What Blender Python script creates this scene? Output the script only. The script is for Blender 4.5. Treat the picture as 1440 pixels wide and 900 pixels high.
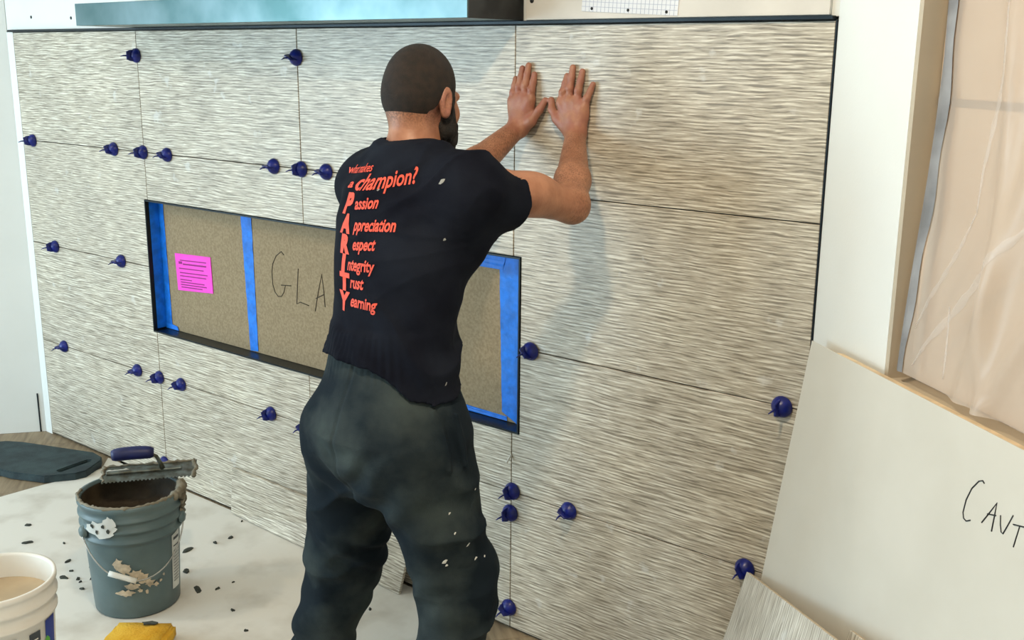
import bpy, bmesh, math, random
import numpy as np
from mathutils import Vector, Matrix
from mathutils.bvhtree import BVHTree

for o in list(bpy.data.objects): bpy.data.objects.remove(o)
S = bpy.context.scene
COL = S.collection
random.seed(7); RNG = np.random.default_rng(7)

# ---------------------------------------------------------------- camera, light, exposure
YAW, PITCH, ROLL, FPX = -0.6738, 0.2413, 0.0095, 1495.97
CAMLOC = Vector((4.6679, -2.3654, 1.7484))
cd = bpy.data.cameras.new('camera'); cam = bpy.data.objects.new('camera', cd); COL.objects.link(cam)
cf = Vector((math.sin(YAW)*math.cos(PITCH), math.cos(YAW)*math.cos(PITCH), -math.sin(PITCH)))
cr = Vector((math.cos(YAW), -math.sin(YAW), 0)); cu = cr.cross(cf)
cr, cu = math.cos(ROLL)*cr+math.sin(ROLL)*cu, -math.sin(ROLL)*cr+math.cos(ROLL)*cu
M = Matrix((cr, cu, -cf)).transposed().to_4x4(); M.translation = CAMLOC
cam.matrix_world = M
cd.sensor_width = 36.0; cd.lens = FPX/1440*36.0; cd.clip_start = .05
S.camera = cam

# room frame: a = distance from the left wall, b = distance from the right wall
E1 = Vector((.783, -.622, 0)); E2 = Vector((-.622, -.783, 0)); K0 = Vector((1.394, 1.831, 0))
ROOM_A, ROOM_B, CEIL = 7.2, 6.6, 2.75
def rm(a, b, z): return K0+E1*a+E2*b+Vector((0, 0, z))
ROOM_ROT = math.atan2(E1.y, E1.x)

w = bpy.data.worlds.new('world'); S.world = w; w.use_nodes = True
bg = w.node_tree.nodes['Background']
sky = w.node_tree.nodes.new('ShaderNodeTexSky'); sky.sky_type = 'HOSEK_WILKIE'; sky.turbidity = 4
sky.sun_direction = Vector((-.3, .8, .6)).normalized()
w.node_tree.links.new(sky.outputs[0], bg.inputs[0]); bg.inputs[1].default_value = .5

def area(name, loc, direction, sx, sy, power, color, shape='RECTANGLE'):
    l = bpy.data.lights.new(name, 'AREA'); l.shape = shape; l.size = sx; l.size_y = sy
    l.energy = power; l.color = color
    o = bpy.data.objects.new(name, l); COL.objects.link(o); o.location = loc
    o.rotation_euler = Vector(direction).to_track_quat('-Z', 'Y').to_euler()
    return o
# daylight through the two window openings behind the camera's left shoulder
DAY = (.64, .86, 1.0)
area('daylight_window_one', rm(1.30, ROOM_B-.02, 1.40), -E2, 1.5, 1.9, 118, DAY)
area('daylight_window_two', rm(3.30, ROOM_B-.02, 1.40), -E2, 1.5, 1.9, 92, DAY)
LAMPS = [(3.62, -1.42, 31), (5.6, -2.6, 8), (3.6, -3.9, 8), (.75, -1.9, 14)]  # last lamp is added out of view to brighten the left wall
S.view_settings.view_transform = 'Standard'; S.view_settings.look = 'None'
S.view_settings.gamma = 1.0; S.view_settings.use_curve_mapping = False
S.view_settings.exposure = 0.0

# ---------------------------------------------------------------- helpers
def new_obj(name, me, mat=None, parent=None, loc=None):
    o = bpy.data.objects.new(name, me); COL.objects.link(o)
    if mat is not None: me.materials.append(mat)
    if parent is not None: o.parent = parent
    if loc is not None: o.location = loc
    return o
def tag(o, label=None, cat=None, group=None, kind=None):
    if label: o['label'] = label
    if cat: o['category'] = cat
    if group: o['group'] = group
    if kind: o['kind'] = kind
    return o
def empty(name, loc=(0, 0, 0), rz=0.0):
    o = bpy.data.objects.new(name, None); COL.objects.link(o); o.location = loc; o.rotation_euler = (0, 0, rz)
    o.empty_display_size = .05
    return o
def smooth(me, on=True):
    me.polygons.foreach_set('use_smooth', [on]*len(me.polygons)); return me
def mesh(v, f, sm=False):
    me = bpy.data.meshes.new('m'); me.from_pydata([tuple(x) for x in v], [], f); me.update()
    if sm: smooth(me)
    return me
def bm_mesh(bm, sm=False):
    bmesh.ops.recalc_face_normals(bm, faces=bm.faces[:])
    me = bpy.data.meshes.new('m'); bm.to_mesh(me); bm.free()
    if sm: smooth(me)
    return me
def box_me(x0, x1, y0, y1, z0, z1, bev=0.0, seg=1):
    bm = bmesh.new()
    bmesh.ops.create_cube(bm, size=1)
    for v in bm.verts:
        v.co = Vector(((x0+x1)/2+v.co.x*(x1-x0), (y0+y1)/2+v.co.y*(y1-y0), (z0+z1)/2+v.co.z*(z1-z0)))
    if bev: bmesh.ops.bevel(bm, geom=bm.edges[:], offset=bev, segments=seg, affect='EDGES')
    return bm_mesh(bm)
def boxes_me(lst):
    bm = bmesh.new()
    for x0, x1, y0, y1, z0, z1 in lst:
        r = bmesh.ops.create_cube(bm, size=1)
        for v in r['verts']:
            v.co = Vector(((x0+x1)/2+v.co.x*(x1-x0), (y0+y1)/2+v.co.y*(y1-y0), (z0+z1)/2+v.co.z*(z1-z0)))
    return bm_mesh(bm)
def prism_me(poly, d, bev=0.0):
    """poly: list of 3-D points (planar), extruded by vector d"""
    bm = bmesh.new(); d = Vector(d)
    vs = [bm.verts.new(p) for p in poly]; f = bm.faces.new(vs)
    r = bmesh.ops.extrude_face_region(bm, geom=[f])
    for v in r['geom']:
        if isinstance(v, bmesh.types.BMVert): v.co += d
    if bev: bmesh.ops.bevel(bm, geom=bm.edges[:], offset=bev, segments=1, affect='EDGES')
    return bm_mesh(bm)
def lathe_me(prof, seg=48, sm=True):
    v = []; f = []
    n = len(prof)
    for i in range(seg):
        a = 2*math.pi*i/seg
        for r, z in prof: v.append((r*math.cos(a), r*math.sin(a), z))
    for i in range(seg):
        j = (i+1) % seg
        for k in range(n-1): f.append((i*n+k, j*n+k, j*n+k+1, i*n+k+1))
    bm = bmesh.new(); me = mesh(v, f); bm.from_mesh(me); bmesh.ops.remove_doubles(bm, verts=bm.verts[:], dist=1e-6)
    return bm_mesh(bm, sm)
def tube_me(pts, r, seg=8, sm=True):
    pts = [Vector(p) for p in pts]; rr = r if isinstance(r, (list, tuple)) else [r]*len(pts)
    v = []; f = []; ref = None
    for i, p in enumerate(pts):
        t = (pts[min(i+1, len(pts)-1)]-pts[max(i-1, 0)]).normalized()
        if ref is None: ref = t.orthogonal().normalized()
        x = (ref-t*ref.dot(t)).normalized(); ref = x; y = t.cross(x)
        for k in range(seg):
            a = 2*math.pi*k/seg; v.append(p+(x*math.cos(a)+y*math.sin(a))*rr[i])
    for i in range(len(pts)-1):
        for k in range(seg):
            l = (k+1) % seg; f.append((i*seg+k, i*seg+l, (i+1)*seg+l, (i+1)*seg+k))
    f.append(tuple(range(seg))[::-1]); f.append(tuple((len(pts)-1)*seg+k for k in range(seg)))
    return mesh(v, f, sm)
def merge_me(lst, sm=False):
    bm = bmesh.new()
    for me in lst: bm.from_mesh(me)
    return bm_mesh(bm, sm)
def xf(me, mat): me.transform(mat); me.update(); return me

# ---------------------------------------------------------------- materials
MATS = {}
def mat(name, col, rough=.6, metal=0.0, var=0.0, vscale=8.0, col2=None, bump=0.0, bscale=60.0, spec=None, thresh=None, stretch=(1, 1, 1), detail=4.0):
    if name in MATS: return MATS[name]
    m = bpy.data.materials.new(name); m.use_nodes = True; MATS[name] = m
    nt = m.node_tree; b = nt.nodes['Principled BSDF']
    b.inputs['Roughness'].default_value = rough; b.inputs['Metallic'].default_value = metal
    if spec is not None: b.inputs['Specular IOR Level'].default_value = spec
    c4 = (*col, 1); b.inputs['Base Color'].default_value = c4
    tc = nt.nodes.new('ShaderNodeTexCoord'); mp = nt.nodes.new('ShaderNodeMapping'); mp.inputs['Scale'].default_value = stretch
    nt.links.new(tc.outputs['Object'], mp.inputs[0])
    nz = nt.nodes.new('ShaderNodeTexNoise'); nz.inputs['Scale'].default_value = vscale; nz.inputs['Detail'].default_value = detail
    nt.links.new(mp.outputs[0], nz.inputs['Vector'])
    rp = nt.nodes.new('ShaderNodeValToRGB')
    lo, hi = thresh or (.35, .65)
    rp.color_ramp.elements[0].position = lo; rp.color_ramp.elements[1].position = hi
    if col2 is None:
        rp.color_ramp.elements[0].color = (*[max(0, c*(1-var)) for c in col], 1)
        rp.color_ramp.elements[1].color = (*[min(1, c*(1+var)) for c in col], 1)
    else:
        rp.color_ramp.elements[0].color = c4; rp.color_ramp.elements[1].color = (*col2, 1)
    nt.links.new(nz.outputs['Fac'], rp.inputs[0]); nt.links.new(rp.outputs[0], b.inputs['Base Color'])
    if bump:
        n2 = nt.nodes.new('ShaderNodeTexNoise'); n2.inputs['Scale'].default_value = bscale; n2.inputs['Detail'].default_value = 3
        nt.links.new(mp.outputs[0], n2.inputs['Vector'])
        bp = nt.nodes.new('ShaderNodeBump'); bp.inputs['Strength'].default_value = bump; bp.inputs['Distance'].default_value = .004
        nt.links.new(n2.outputs['Fac'], bp.inputs['Height']); nt.links.new(bp.outputs[0], b.inputs['Normal'])
    return m

def tile_material(name, c_dark, c_mid, c_light, axis='x', rough=.34):
    """combed stone-look porcelain: fine irregular ridges running along the tile"""
    m = bpy.data.materials.new(name); m.use_nodes = True
    nt = m.node_tree; b = nt.nodes['Principled BSDF']; L = nt.links.new; N = nt.nodes.new
    tc = N('ShaderNodeTexCoord'); oi = N('ShaderNodeObjectInfo')
    mul = N('ShaderNodeMath'); mul.operation = 'MULTIPLY'; mul.inputs[1].default_value = 37.0; L(oi.outputs['Random'], mul.inputs[0])
    add = N('ShaderNodeVectorMath'); add.operation = 'ADD'; L(tc.outputs['Object'], add.inputs[0]); L(mul.outputs[0], add.inputs[1])
    # slow waver of the ridges
    wn = N('ShaderNodeTexNoise'); wn.inputs['Scale'].default_value = 9.0; wn.inputs['Detail'].default_value = 2
    L(add.outputs[0], wn.inputs['Vector'])
    ws = N('ShaderNodeVectorMath'); ws.operation = 'SCALE'; ws.inputs['Scale'].default_value = .012; L(wn.outputs['Color'], ws.inputs[0])
    ad2 = N('ShaderNodeVectorMath'); ad2.operation = 'ADD'; L(add.outputs[0], ad2.inputs[0]); L(ws.outputs[0], ad2.inputs[1])
    mp = N('ShaderNodeMapping'); mp.inputs['Scale'].default_value = (13, 13, 260) if axis == 'x' else (260, 13, 13)
    L(ad2.outputs[0], mp.inputs[0])
    n1 = N('ShaderNodeTexNoise'); n1.inputs['Scale'].default_value = 1.0; n1.inputs['Detail'].default_value = 3.0; n1.inputs['Roughness'].default_value = .6
    L(mp.outputs[0], n1.inputs['Vector'])
    # combed lines: a band wave about 12 mm apart, bent by stretched noise so that lines merge and break
    mp2 = N('ShaderNodeMapping'); mp2.inputs['Scale'].default_value = (6, 6, 34) if axis == 'x' else (34, 6, 6)
    L(add.outputs[0], mp2.inputs[0])
    n2 = N('ShaderNodeTexNoise'); n2.inputs['Scale'].default_value = 1.0; n2.inputs['Detail'].default_value = 2.0; L(mp2.outputs[0], n2.inputs['Vector'])
    sep = N('ShaderNodeSeparateXYZ'); L(add.outputs[0], sep.inputs[0])
    ph = N('ShaderNodeMath'); ph.operation = 'MULTIPLY'; ph.inputs[1].default_value = 2*math.pi/.0098; L(sep.outputs[2 if axis == 'x' else 0], ph.inputs[0])
    wp = N('ShaderNodeMath'); wp.operation = 'MULTIPLY_ADD'; wp.inputs[1].default_value = 17.0; L(n2.outputs['Fac'], wp.inputs[0]); L(ph.outputs[0], wp.inputs[2])
    sn = N('ShaderNodeMath'); sn.operation = 'SINE'; L(wp.outputs[0], sn.inputs[0])
    nz = N('ShaderNodeMath'); nz.operation = 'MULTIPLY_ADD'; nz.inputs[1].default_value = .085; L(sn.outputs[0], nz.inputs[0]); L(n1.outputs['Fac'], nz.inputs[2])
    rp = N('ShaderNodeValToRGB'); e = rp.color_ramp.elements
    e[0].position = .35; e[0].color = (*c_dark, 1); e[1].position = .66; e[1].color = (*c_light, 1)
    k = e.new(.46); k.color = (*c_mid, 1); k = e.new(.56); k.color = (*[(p*.75+q*.25) for p, q in zip(c_mid, c_light)], 1)
    L(nz.outputs[0], rp.inputs[0])
    # cloudy tone over the tile and thin-set haze smears
    cn = N('ShaderNodeTexNoise'); cn.inputs['Scale'].default_value = 5.0; cn.inputs['Detail'].default_value = 3; L(add.outputs[0], cn.inputs['Vector'])
    cr_ = N('ShaderNodeValToRGB'); cr_.color_ramp.elements[0].position = .35; cr_.color_ramp.elements[0].color = (.90, .90, .90, 1)
    cr_.color_ramp.elements[1].position = .7; cr_.color_ramp.elements[1].color = (1.06, 1.06, 1.05, 1); L(cn.outputs['Fac'], cr_.inputs[0])
    mx = N('ShaderNodeMix'); mx.data_type = 'RGBA'; mx.blend_type = 'MULTIPLY'; mx.inputs[0].default_value = 1
    L(rp.outputs[0], mx.inputs[6]); L(cr_.outputs[0], mx.inputs[7])
    hn = N('ShaderNodeTexNoise'); hn.inputs['Scale'].default_value = 14.0; hn.inputs['Detail'].default_value = 4; L(add.outputs[0], hn.inputs['Vector'])
    hr = N('ShaderNodeValToRGB'); hr.color_ramp.elements[0].position = .66; hr.color_ramp.elements[0].color = (0, 0, 0, 1)
    hr.color_ramp.elements[1].position = .74; hr.color_ramp.elements[1].color = (.55, .55, .55, 1); L(hn.outputs['Fac'], hr.inputs[0])
    m2 = N('ShaderNodeMix'); m2.data_type = 'RGBA'; L(hr.outputs[0], m2.inputs[0]); L(mx.outputs[2], m2.inputs[6]); m2.inputs[7].default_value = (.72, .71, .68, 1)
    L(m2.outputs[2], b.inputs['Base Color'])
    bp = N('ShaderNodeBump'); bp.inputs['Strength'].default_value = .40; bp.inputs['Distance'].default_value = .0020
    L(nz.outputs[0], bp.inputs['Height']); L(bp.outputs[0], b.inputs['Normal'])
    b.inputs['Roughness'].default_value = rough
    return m
M_TILE = tile_material('combed_tile', (.26, .225, .17), (.485, .425, .335), (.80, .75, .64))
M_TILE_V = tile_material('combed_tile_upright', (.30, .27, .22), (.52, .48, .41), (.74, .71, .64), 'v', .5)
M_TILE_EDGE = mat('tile_body', (.50, .40, .28), .8, var=.15, vscale=60)
M_MORTAR_BED = mat('mortar_bed', (.055, .055, .05), .9, var=.3, vscale=40)
M_WHITE = mat('white_wall_paint', (.80, .81, .78), .7, var=.02, vscale=3, bump=.06, bscale=180)
M_PRIMER = mat('bare_drywall', (.72, .68, .62), .8, var=.06, vscale=6, bump=.05, bscale=120)
M_CEIL = mat('ceiling_paint', (.82, .81, .78), .8, var=.02)
M_BLACKTRIM = mat('black_metal_trim', (.012, .018, .022), .35, .6, var=.2)
M_STEEL = mat('galvanised_steel', (.06, .115, .115), .32, 1.0, vscale=4, col2=(.155, .215, .225), bump=.05, bscale=18)
M_STEEL_DARK = mat('mill_scale_steel', (.05, .05, .05), .5, .8, var=.25, vscale=14)
M_CARD = mat('brown_cardboard', (.25, .185, .105), .85, vscale=120, col2=(.33, .25, .15), bump=.05, bscale=90)
M_TAPE = mat('blue_masking_tape', (.0, .17, .72), .55, var=.2, vscale=30, bump=.25, bscale=70)
M_TAPE_D = M_TAPE
M_PINK = mat('pink_notice_paper', (.95, .06, .62), .6, var=.04, vscale=20)
M_PINKINK = mat('notice_ink', (.28, .01, .17), .7, var=.1)
M_PENCIL = mat('marker_line', (.05, .035, .02), .7, var=.2)
M_INK = mat('black_marker', (.01, .01, .012), .6, var=.1)
M_CLIP = mat('blue_plastic', (.002, .009, .17), .34, var=.3, vscale=60)
M_WOOD = mat('plank_floor', (.20, .145, .09), .55, vscale=5, col2=(.34, .26, .165), stretch=(1, 9, 1))
M_SUB = mat('subfloor', (.10, .085, .07), .9, var=.2)
M_COVER = mat('floor_board_sheet', (.58, .54, .475), .75, vscale=6, col2=(.72, .69, .63), thresh=(.30, .52), bump=.05, bscale=40)
M_CRUMB = mat('dried_mortar', (.045, .05, .04), .9, var=.5, vscale=50)
M_PAD = mat('foam_pad', (.012, .024, .03), .75, vscale=16, col2=(.03, .055, .06), bump=.35, bscale=180)
M_BUCKET = mat('grey_bucket_plastic', (.075, .118, .127), .42, vscale=7, col2=(.115, .165, .17), bump=.05, bscale=60)
M_MORTAR = mat('wet_mortar', (.16, .135, .09), .7, vscale=22, col2=(.27, .24, .18), bump=.8, bscale=45)
M_SPLASH = mat('dried_splash', (.55, .46, .34), .9, var=.2, vscale=50, bump=.4, bscale=120)
M_DARKMORTAR = mat('mortar_deep', (.035, .022, .01), .6, vscale=18, col2=(.06, .04, .018), bump=.6, bscale=40)
M_LABEL = mat('white_label', (.62, .63, .60), .6, var=.08, vscale=30)
M_LABELINK = mat('label_print', (.05, .06, .07), .7, var=.2)
M_WIRE = mat('steel_wire', (.35, .36, .35), .35, .9, var=.2)
M_GRIP = mat('white_grip', (.78, .78, .74), .5, var=.06)
M_WBUCKET = mat('white_bucket_plastic', (.80, .75, .67), .4, vscale=6, col2=(.84, .81, .75))
M_WATER = mat('cloudy_water', (.50, .38, .24), .25, var=.12, vscale=7, bump=.1, bscale=9)
M_GREEN = mat('green_print', (.10, .42, .05), .6, var=.2)
M_BLUE = mat('blue_print', (.01, .04, .30), .6, var=.1)
M_SPONGE = mat('yellow_sponge', (.72, .38, .02), .9, vscale=30, col2=(.80, .47, .04), bump=1.0, bscale=140)
M_TROWEL = mat('trowel_steel', (.20, .23, .22), .5, .7, vscale=30, col2=(.09, .085, .06))
M_BOARD = mat('pale_board', (.60, .57, .50), .7, vscale=5, col2=(.64, .61, .54))
M_BOARDEDGE = mat('board_edge', (.70, .55, .36), .8, var=.15, vscale=30, stretch=(1, 1, 8))
M_KRAFT = mat('kraft_paper', (.58, .42, .28), .8, vscale=6, col2=(.63, .48, .34))
M_JAMB = mat('window_jamb', (.52, .45, .35), .7, var=.04)
M_DARK_STRIP = mat('dark_strip_paper', (.30, .23, .17), .8, var=.1)
M_PAPER = mat('graph_paper', (.80, .81, .84), .7, var=.02)
M_GRIDINK = mat('graph_lines', (.45, .48, .60), .7, var=.05)
M_SKIN = mat('skin', (.32, .13, .068), .48, vscale=22, col2=(.45, .205, .115), bump=.15, bscale=160)
M_HAIR = mat('buzzed_hair', (.009, .005, .003), .85, vscale=60, col2=(.022, .012, .007), bump=.5, bscale=420)
M_BEARD = mat('dark_beard', (.005, .0035, .003), .85, vscale=80, col2=(.012, .008, .005), bump=.9, bscale=260)
M_SHIRT = mat('faded_black_cotton', (.0035, .0042, .009), .9, vscale=6, col2=(.010, .0125, .020), bump=.12, bscale=300, spec=.10)
M_PRINT = mat('red_print', (.80, .085, .045), .7, var=.12, vscale=60)
M_BOOT = mat('boot_leather', (.06, .04, .025), .7, var=.3)
M_SOLE = mat('boot_sole', (.015, .014, .013), .8, var=.2)
M_SPOT = mat('paint_fleck', (.72, .70, .64), .8, var=.1)
M_LAMP = bpy.data.materials.new('lamp_lens'); M_LAMP.use_nodes = True
_b = M_LAMP.node_tree.nodes['Principled BSDF']; _b.inputs['Emission Color'].default_value = (1, .83, .60, 1); _b.inputs['Emission Strength'].default_value = 6

# trousers: charcoal fleece with pale dust rubbed in
M_PANTS = mat('charcoal_fleece', (.010, .016, .022), .9, vscale=5.5, col2=(.065, .082, .078), bump=.2, bscale=260, thresh=(.44, .78), spec=.1, detail=6)

# plastic film
M_FILM = bpy.data.materials.new('plastic_film'); M_FILM.use_nodes = True
_nt = M_FILM.node_tree; _o = _nt.nodes['Material Output']
_p = _nt.nodes['Principled BSDF']; _p.inputs['Base Color'].default_value = (.76, .65, .56, 1); _p.inputs['Roughness'].default_value = .30
_t = _nt.nodes.new('ShaderNodeBsdfTransparent'); _m = _nt.nodes.new('ShaderNodeMixShader'); _m.inputs[0].default_value = .45
_nt.links.new(_t.outputs[0], _m.inputs[1]); _nt.links.new(_p.outputs[0], _m.inputs[2]); _nt.links.new(_m.outputs[0], _o.inputs[0])

# ---------------------------------------------------------------- the room
LX, RX = 0.0, 3.694
ROWZ = [1.837, 1.3796, .9224, .4652, .009]
COLX = [0.0, .937, 1.866, 2.7825, 3.694]
OX0, OX1, OZ0, OZ1 = .918, 2.810, .656, 1.193          # fireplace opening
CWX0, CWX1 = -.06, 3.70

# planks of the floor, running along the left wall
fl = new_obj('floor', box_me(-.3, ROOM_A+.3, -.3, ROOM_B+.3, -.12, -.012), M_SUB); tag(fl, kind='structure')
def room_matrix():
    m = Matrix.Identity(4)
    # local x = a, local y = b (left-handed pair is fine for boxes because they are mirrored symmetric)
    for i in range(3):
        m[i][0] = E1[i]; m[i][1] = E2[i]; m[i][3] = K0[i]
    return m
RMX = room_matrix()
def room_box(a0, a1, b0, b1, z0, z1, bev=0.0):
    me = box_me(a0, a1, b0, b1, z0, z1, bev); me.transform(RMX); me.flip_normals(); me.update(); return me
fl.data.transform(RMX); fl.data.flip_normals()
PW, PLN = .19, 1.5
plank_a = box_me(-PW/2+.001, PW/2-.001, -PLN/2+.001, PLN/2-.001, -.012, 0, .0015)
plank_a.materials.append(M_WOOD)
ia = 0
a = PW/2
while a < ROOM_A:
    off = (ia*.53) % PLN
    b = -off+PLN/2
    while b < ROOM_B+PLN/2:
        c = rm(a, b, 0)
        # planks outside the triangle behind the fireplace only
        if c.y < .35 and -.4 < b-.0 < ROOM_B+.3:
            o = bpy.data.objects.new('plank', plank_a); COL.objects.link(o); o.parent = fl
            o.location = c; o.rotation_euler = (0, 0, ROOM_ROT)
        b += PLN
    a += PW; ia += 1

ce = new_obj('ceiling', room_box(-.3, ROOM_A+.3, -.3, ROOM_B+.3, CEIL, CEIL+.1), M_CEIL); tag(ce, kind='structure')
# left wall (a = 0)
wl = new_obj('wall_left', room_box(-.12, 0, 2.338-.004, ROOM_B+.12, 0, CEIL), M_WHITE); tag(wl, kind='structure')
gap = new_obj('corner_gap', box_me(-.002, .002, -.003, .003, 0, .19), M_BLACKTRIM, wl); gap.location = rm(.002, 2.36, .0)
# right wall (b = 0) with a window opening
WA0, WA1, WZ0, WZ1 = 2.944+.305, 5.35, 1.09, 2.35
rwall = merge_me([room_box(2.944, WA0, -.14, 0, 0, CEIL), room_box(WA1, ROOM_A+.12, -.14, 0, 0, CEIL),
                  room_box(WA0, WA1, -.14, 0, 0, WZ0), room_box(WA0, WA1, -.14, 0, WZ1, CEIL)])
wr = new_obj('wall_right', rwall, M_WHITE); tag(wr, kind='structure')
# wall opposite the papered window, with two big windows letting the daylight in
wins = [(.55, 2.05), (2.55, 4.05)]
parts = []; prev = -.12
for q0, q1 in wins:
    parts.append(room_box(prev, q0, ROOM_B, ROOM_B+.12, 0, CEIL)); prev = q1
    parts.append(room_box(q0, q1, ROOM_B, ROOM_B+.12, 0, .42)); parts.append(room_box(q0, q1, ROOM_B, ROOM_B+.12, 2.38, CEIL))
parts.append(room_box(prev, ROOM_A+.12, ROOM_B, ROOM_B+.12, 0, CEIL))
tag(new_obj('wall_window_side', merge_me(parts), M_WHITE), kind='structure')
for i, (q0, q1) in enumerate(wins):
    fr = [room_box(q0, q0+.05, ROOM_B+.04, ROOM_B+.09, .42, 2.38), room_box(q1-.05, q1, ROOM_B+.04, ROOM_B+.09, .42, 2.38),
          room_box(q0, q1, ROOM_B+.04, ROOM_B+.09, .42, .47), room_box(q0, q1, ROOM_B+.04, ROOM_B+.09, 2.33, 2.38),
          room_box((q0+q1)/2-.025, (q0+q1)/2+.025, ROOM_B+.04, ROOM_B+.09, .42, 2.38)]
    tag(new_obj('window_%d' % (i+2), merge_me(fr), M_WHITE), kind='structure')
tag(new_obj('wall_far_side', room_box(ROOM_A, ROOM_A+.12, -.12, ROOM_B+.12, 0, CEIL), M_WHITE), kind='structure')

# chimney breast: mortar bed behind the tiles, drywall above
BY = .0125
bed = boxes_me([(CWX0-.0, OX0, BY, .30, 0, 1.840), (OX1, CWX1, BY, .30, 0, 1.840), (OX0, OX1, BY, .30, 0, OZ0), (OX0, OX1, BY, .30, OZ1, 1.840)])
wb = new_obj('wall_back', bed, M_MORTAR_BED); tag(wb, kind='structure')
tag(new_obj('wall_above_tiles', box_me(CWX0-.0, CWX1, .006, .30, 1.846, CEIL), M_WHITE), kind='structure')
pr = new_obj('drywall_panel', box_me(2.822, 3.679, -.006, .006, 1.849, CEIL-.05, .001), M_PRIMER); tag(pr, 'unpainted off-white drywall panel above the black trim beside the steel mantel', 'drywall panel')
sc = []
for hx, hz in ((.159, 1.898), (.476, 1.89)):
    sc.append(xf(lathe_me([(0, .0012), (.006, .0012), (.007, -.001)], 10), Matrix.Translation((hx, .0055, hz)) @ Matrix.Rotation(math.radians(90), 4, 'X')))
for me in sc:
    new_obj('screw_hole', me, M_INK, bpy.data.objects['wall_above_tiles'])
new_obj('screw_hole', xf(lathe_me([(0, .0012), (.006, .0012), (.007, -.001)], 10), Matrix.Translation((2.842, -.0065, 1.899)) @ Matrix.Rotation(math.radians(90), 4, 'X')), M_INK, pr)
tr = new_obj('trim_1', box_me(-.022, 3.690, -.012, .010, 1.8385, 1.8475, .001), M_BLACKTRIM); tag(tr, kind='structure')
te = new_obj('trim_2', box_me(3.6938, 3.6968, -.002, .012, .009, 1.838), M_BLACKTRIM); tag(te, kind='structure')
tw = new_obj('trim_3', box_me(-.055, -.0012, .0, .0124, .0, 1.838), M_WHITE); tag(tw, kind='structure')

# the tiles, each its own piece
G = .0016; TH = .0105
def tile_poly(poly):
    """poly in (x, z) wall coordinates; object placed at its centre"""
    cx = sum(p[0] for p in poly)/len(poly); cz = sum(p[1] for p in poly)/len(poly)
    me = prism_me([(x-cx, 0, z-cz) for x, z in poly], (0, TH, 0), .0009)
    o = new_obj('tile', me, M_TILE, wb); o.location = (cx, random.uniform(-.0006, .0006), cz)
    return o
def rect(x0, x1, z0, z1): return [(x0+G, z0+G), (x1-G, z0+G), (x1-G, z1-G), (x0+G, z1-G)]
for r in range(4):
    z1, z0 = ROWZ[r], ROWZ[r+1]
    for c in range(4):
        x0, x1 = COLX[c], COLX[c+1]
        if r == 1 and c in (1, 2): z_lo = OZ1+.0; tile_poly(rect(x0, x1, z_lo, z1)); continue
        if r == 2 and c in (1, 2): tile_poly(rect(x0, x1, z0, OZ0)); continue
        if r == 1 and c == 3:
            tile_poly([(OX1+G, z0+G), (x1-G, z0+G), (x1-G, z1-G), (x0+G, z1-G), (x0+G, OZ1+G), (OX1+G, OZ1+G)]); continue
        if r == 2 and c == 3:
            tile_poly([(x0+G, z0+G), (x1-G, z0+G), (x1-G, z1-G), (OX1+G, z1-G), (OX1+G, OZ0-G), (x0+G, OZ0-G)]); continue
        if c == 0 and r in (1, 2):
            xe = OX0
            if r == 1: tile_poly([(x0+G, z0+G), (xe-G, z0+G), (xe-G, OZ1+G), (x1-G, OZ1+G), (x1-G, z1-G), (x0+G, z1-G)])
            else: tile_poly([(x0+G, z0+G), (x1-G, z0+G), (x1-G, OZ0-G), (xe-G, OZ0-G), (xe-G, z1-G), (x0+G, z1-G)])
            continue
        tile_poly(rect(x0, x1, z0, z1))

# ---------------------------------------------------------------- papered window on the right wall
wn = new_obj('window_1', merge_me([room_box(WA0-.001, WA0+.012, -.139, -.001, WZ0, WZ1), room_box(WA1-.012, WA1+.001, -.139, -.001, WZ0, WZ1),
                                   room_box(WA0, WA1, -.139, -.001, WZ0-.001, WZ0+.012), room_box(WA0, WA1, -.139, -.001, WZ1-.012, WZ1+.001)]), M_JAMB)
tag(wn, kind='structure')
glass = new_obj('pane', room_box(WA0+.012, WA1-.012, -.125, -.119, WZ0+.012, WZ1-.012), mat('window_glass', (.35, .38, .38), .1, var=.02), wn)
kp = new_obj('kraft_paper', room_box(WA0+.014, WA1-.014, -.056, -.053, WZ0+.014, WZ1-.014), M_KRAFT)
tag(kp, 'brown kraft paper sheet masking the window behind the plastic film', 'paper')
new_obj('dark_strip', room_box(WA0+.014, WA1-.014, -.0528, -.0515, 1.665, 1.680), M_DARK_STRIP, kp)  # narrow darker strip running across the kraft paper

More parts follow.
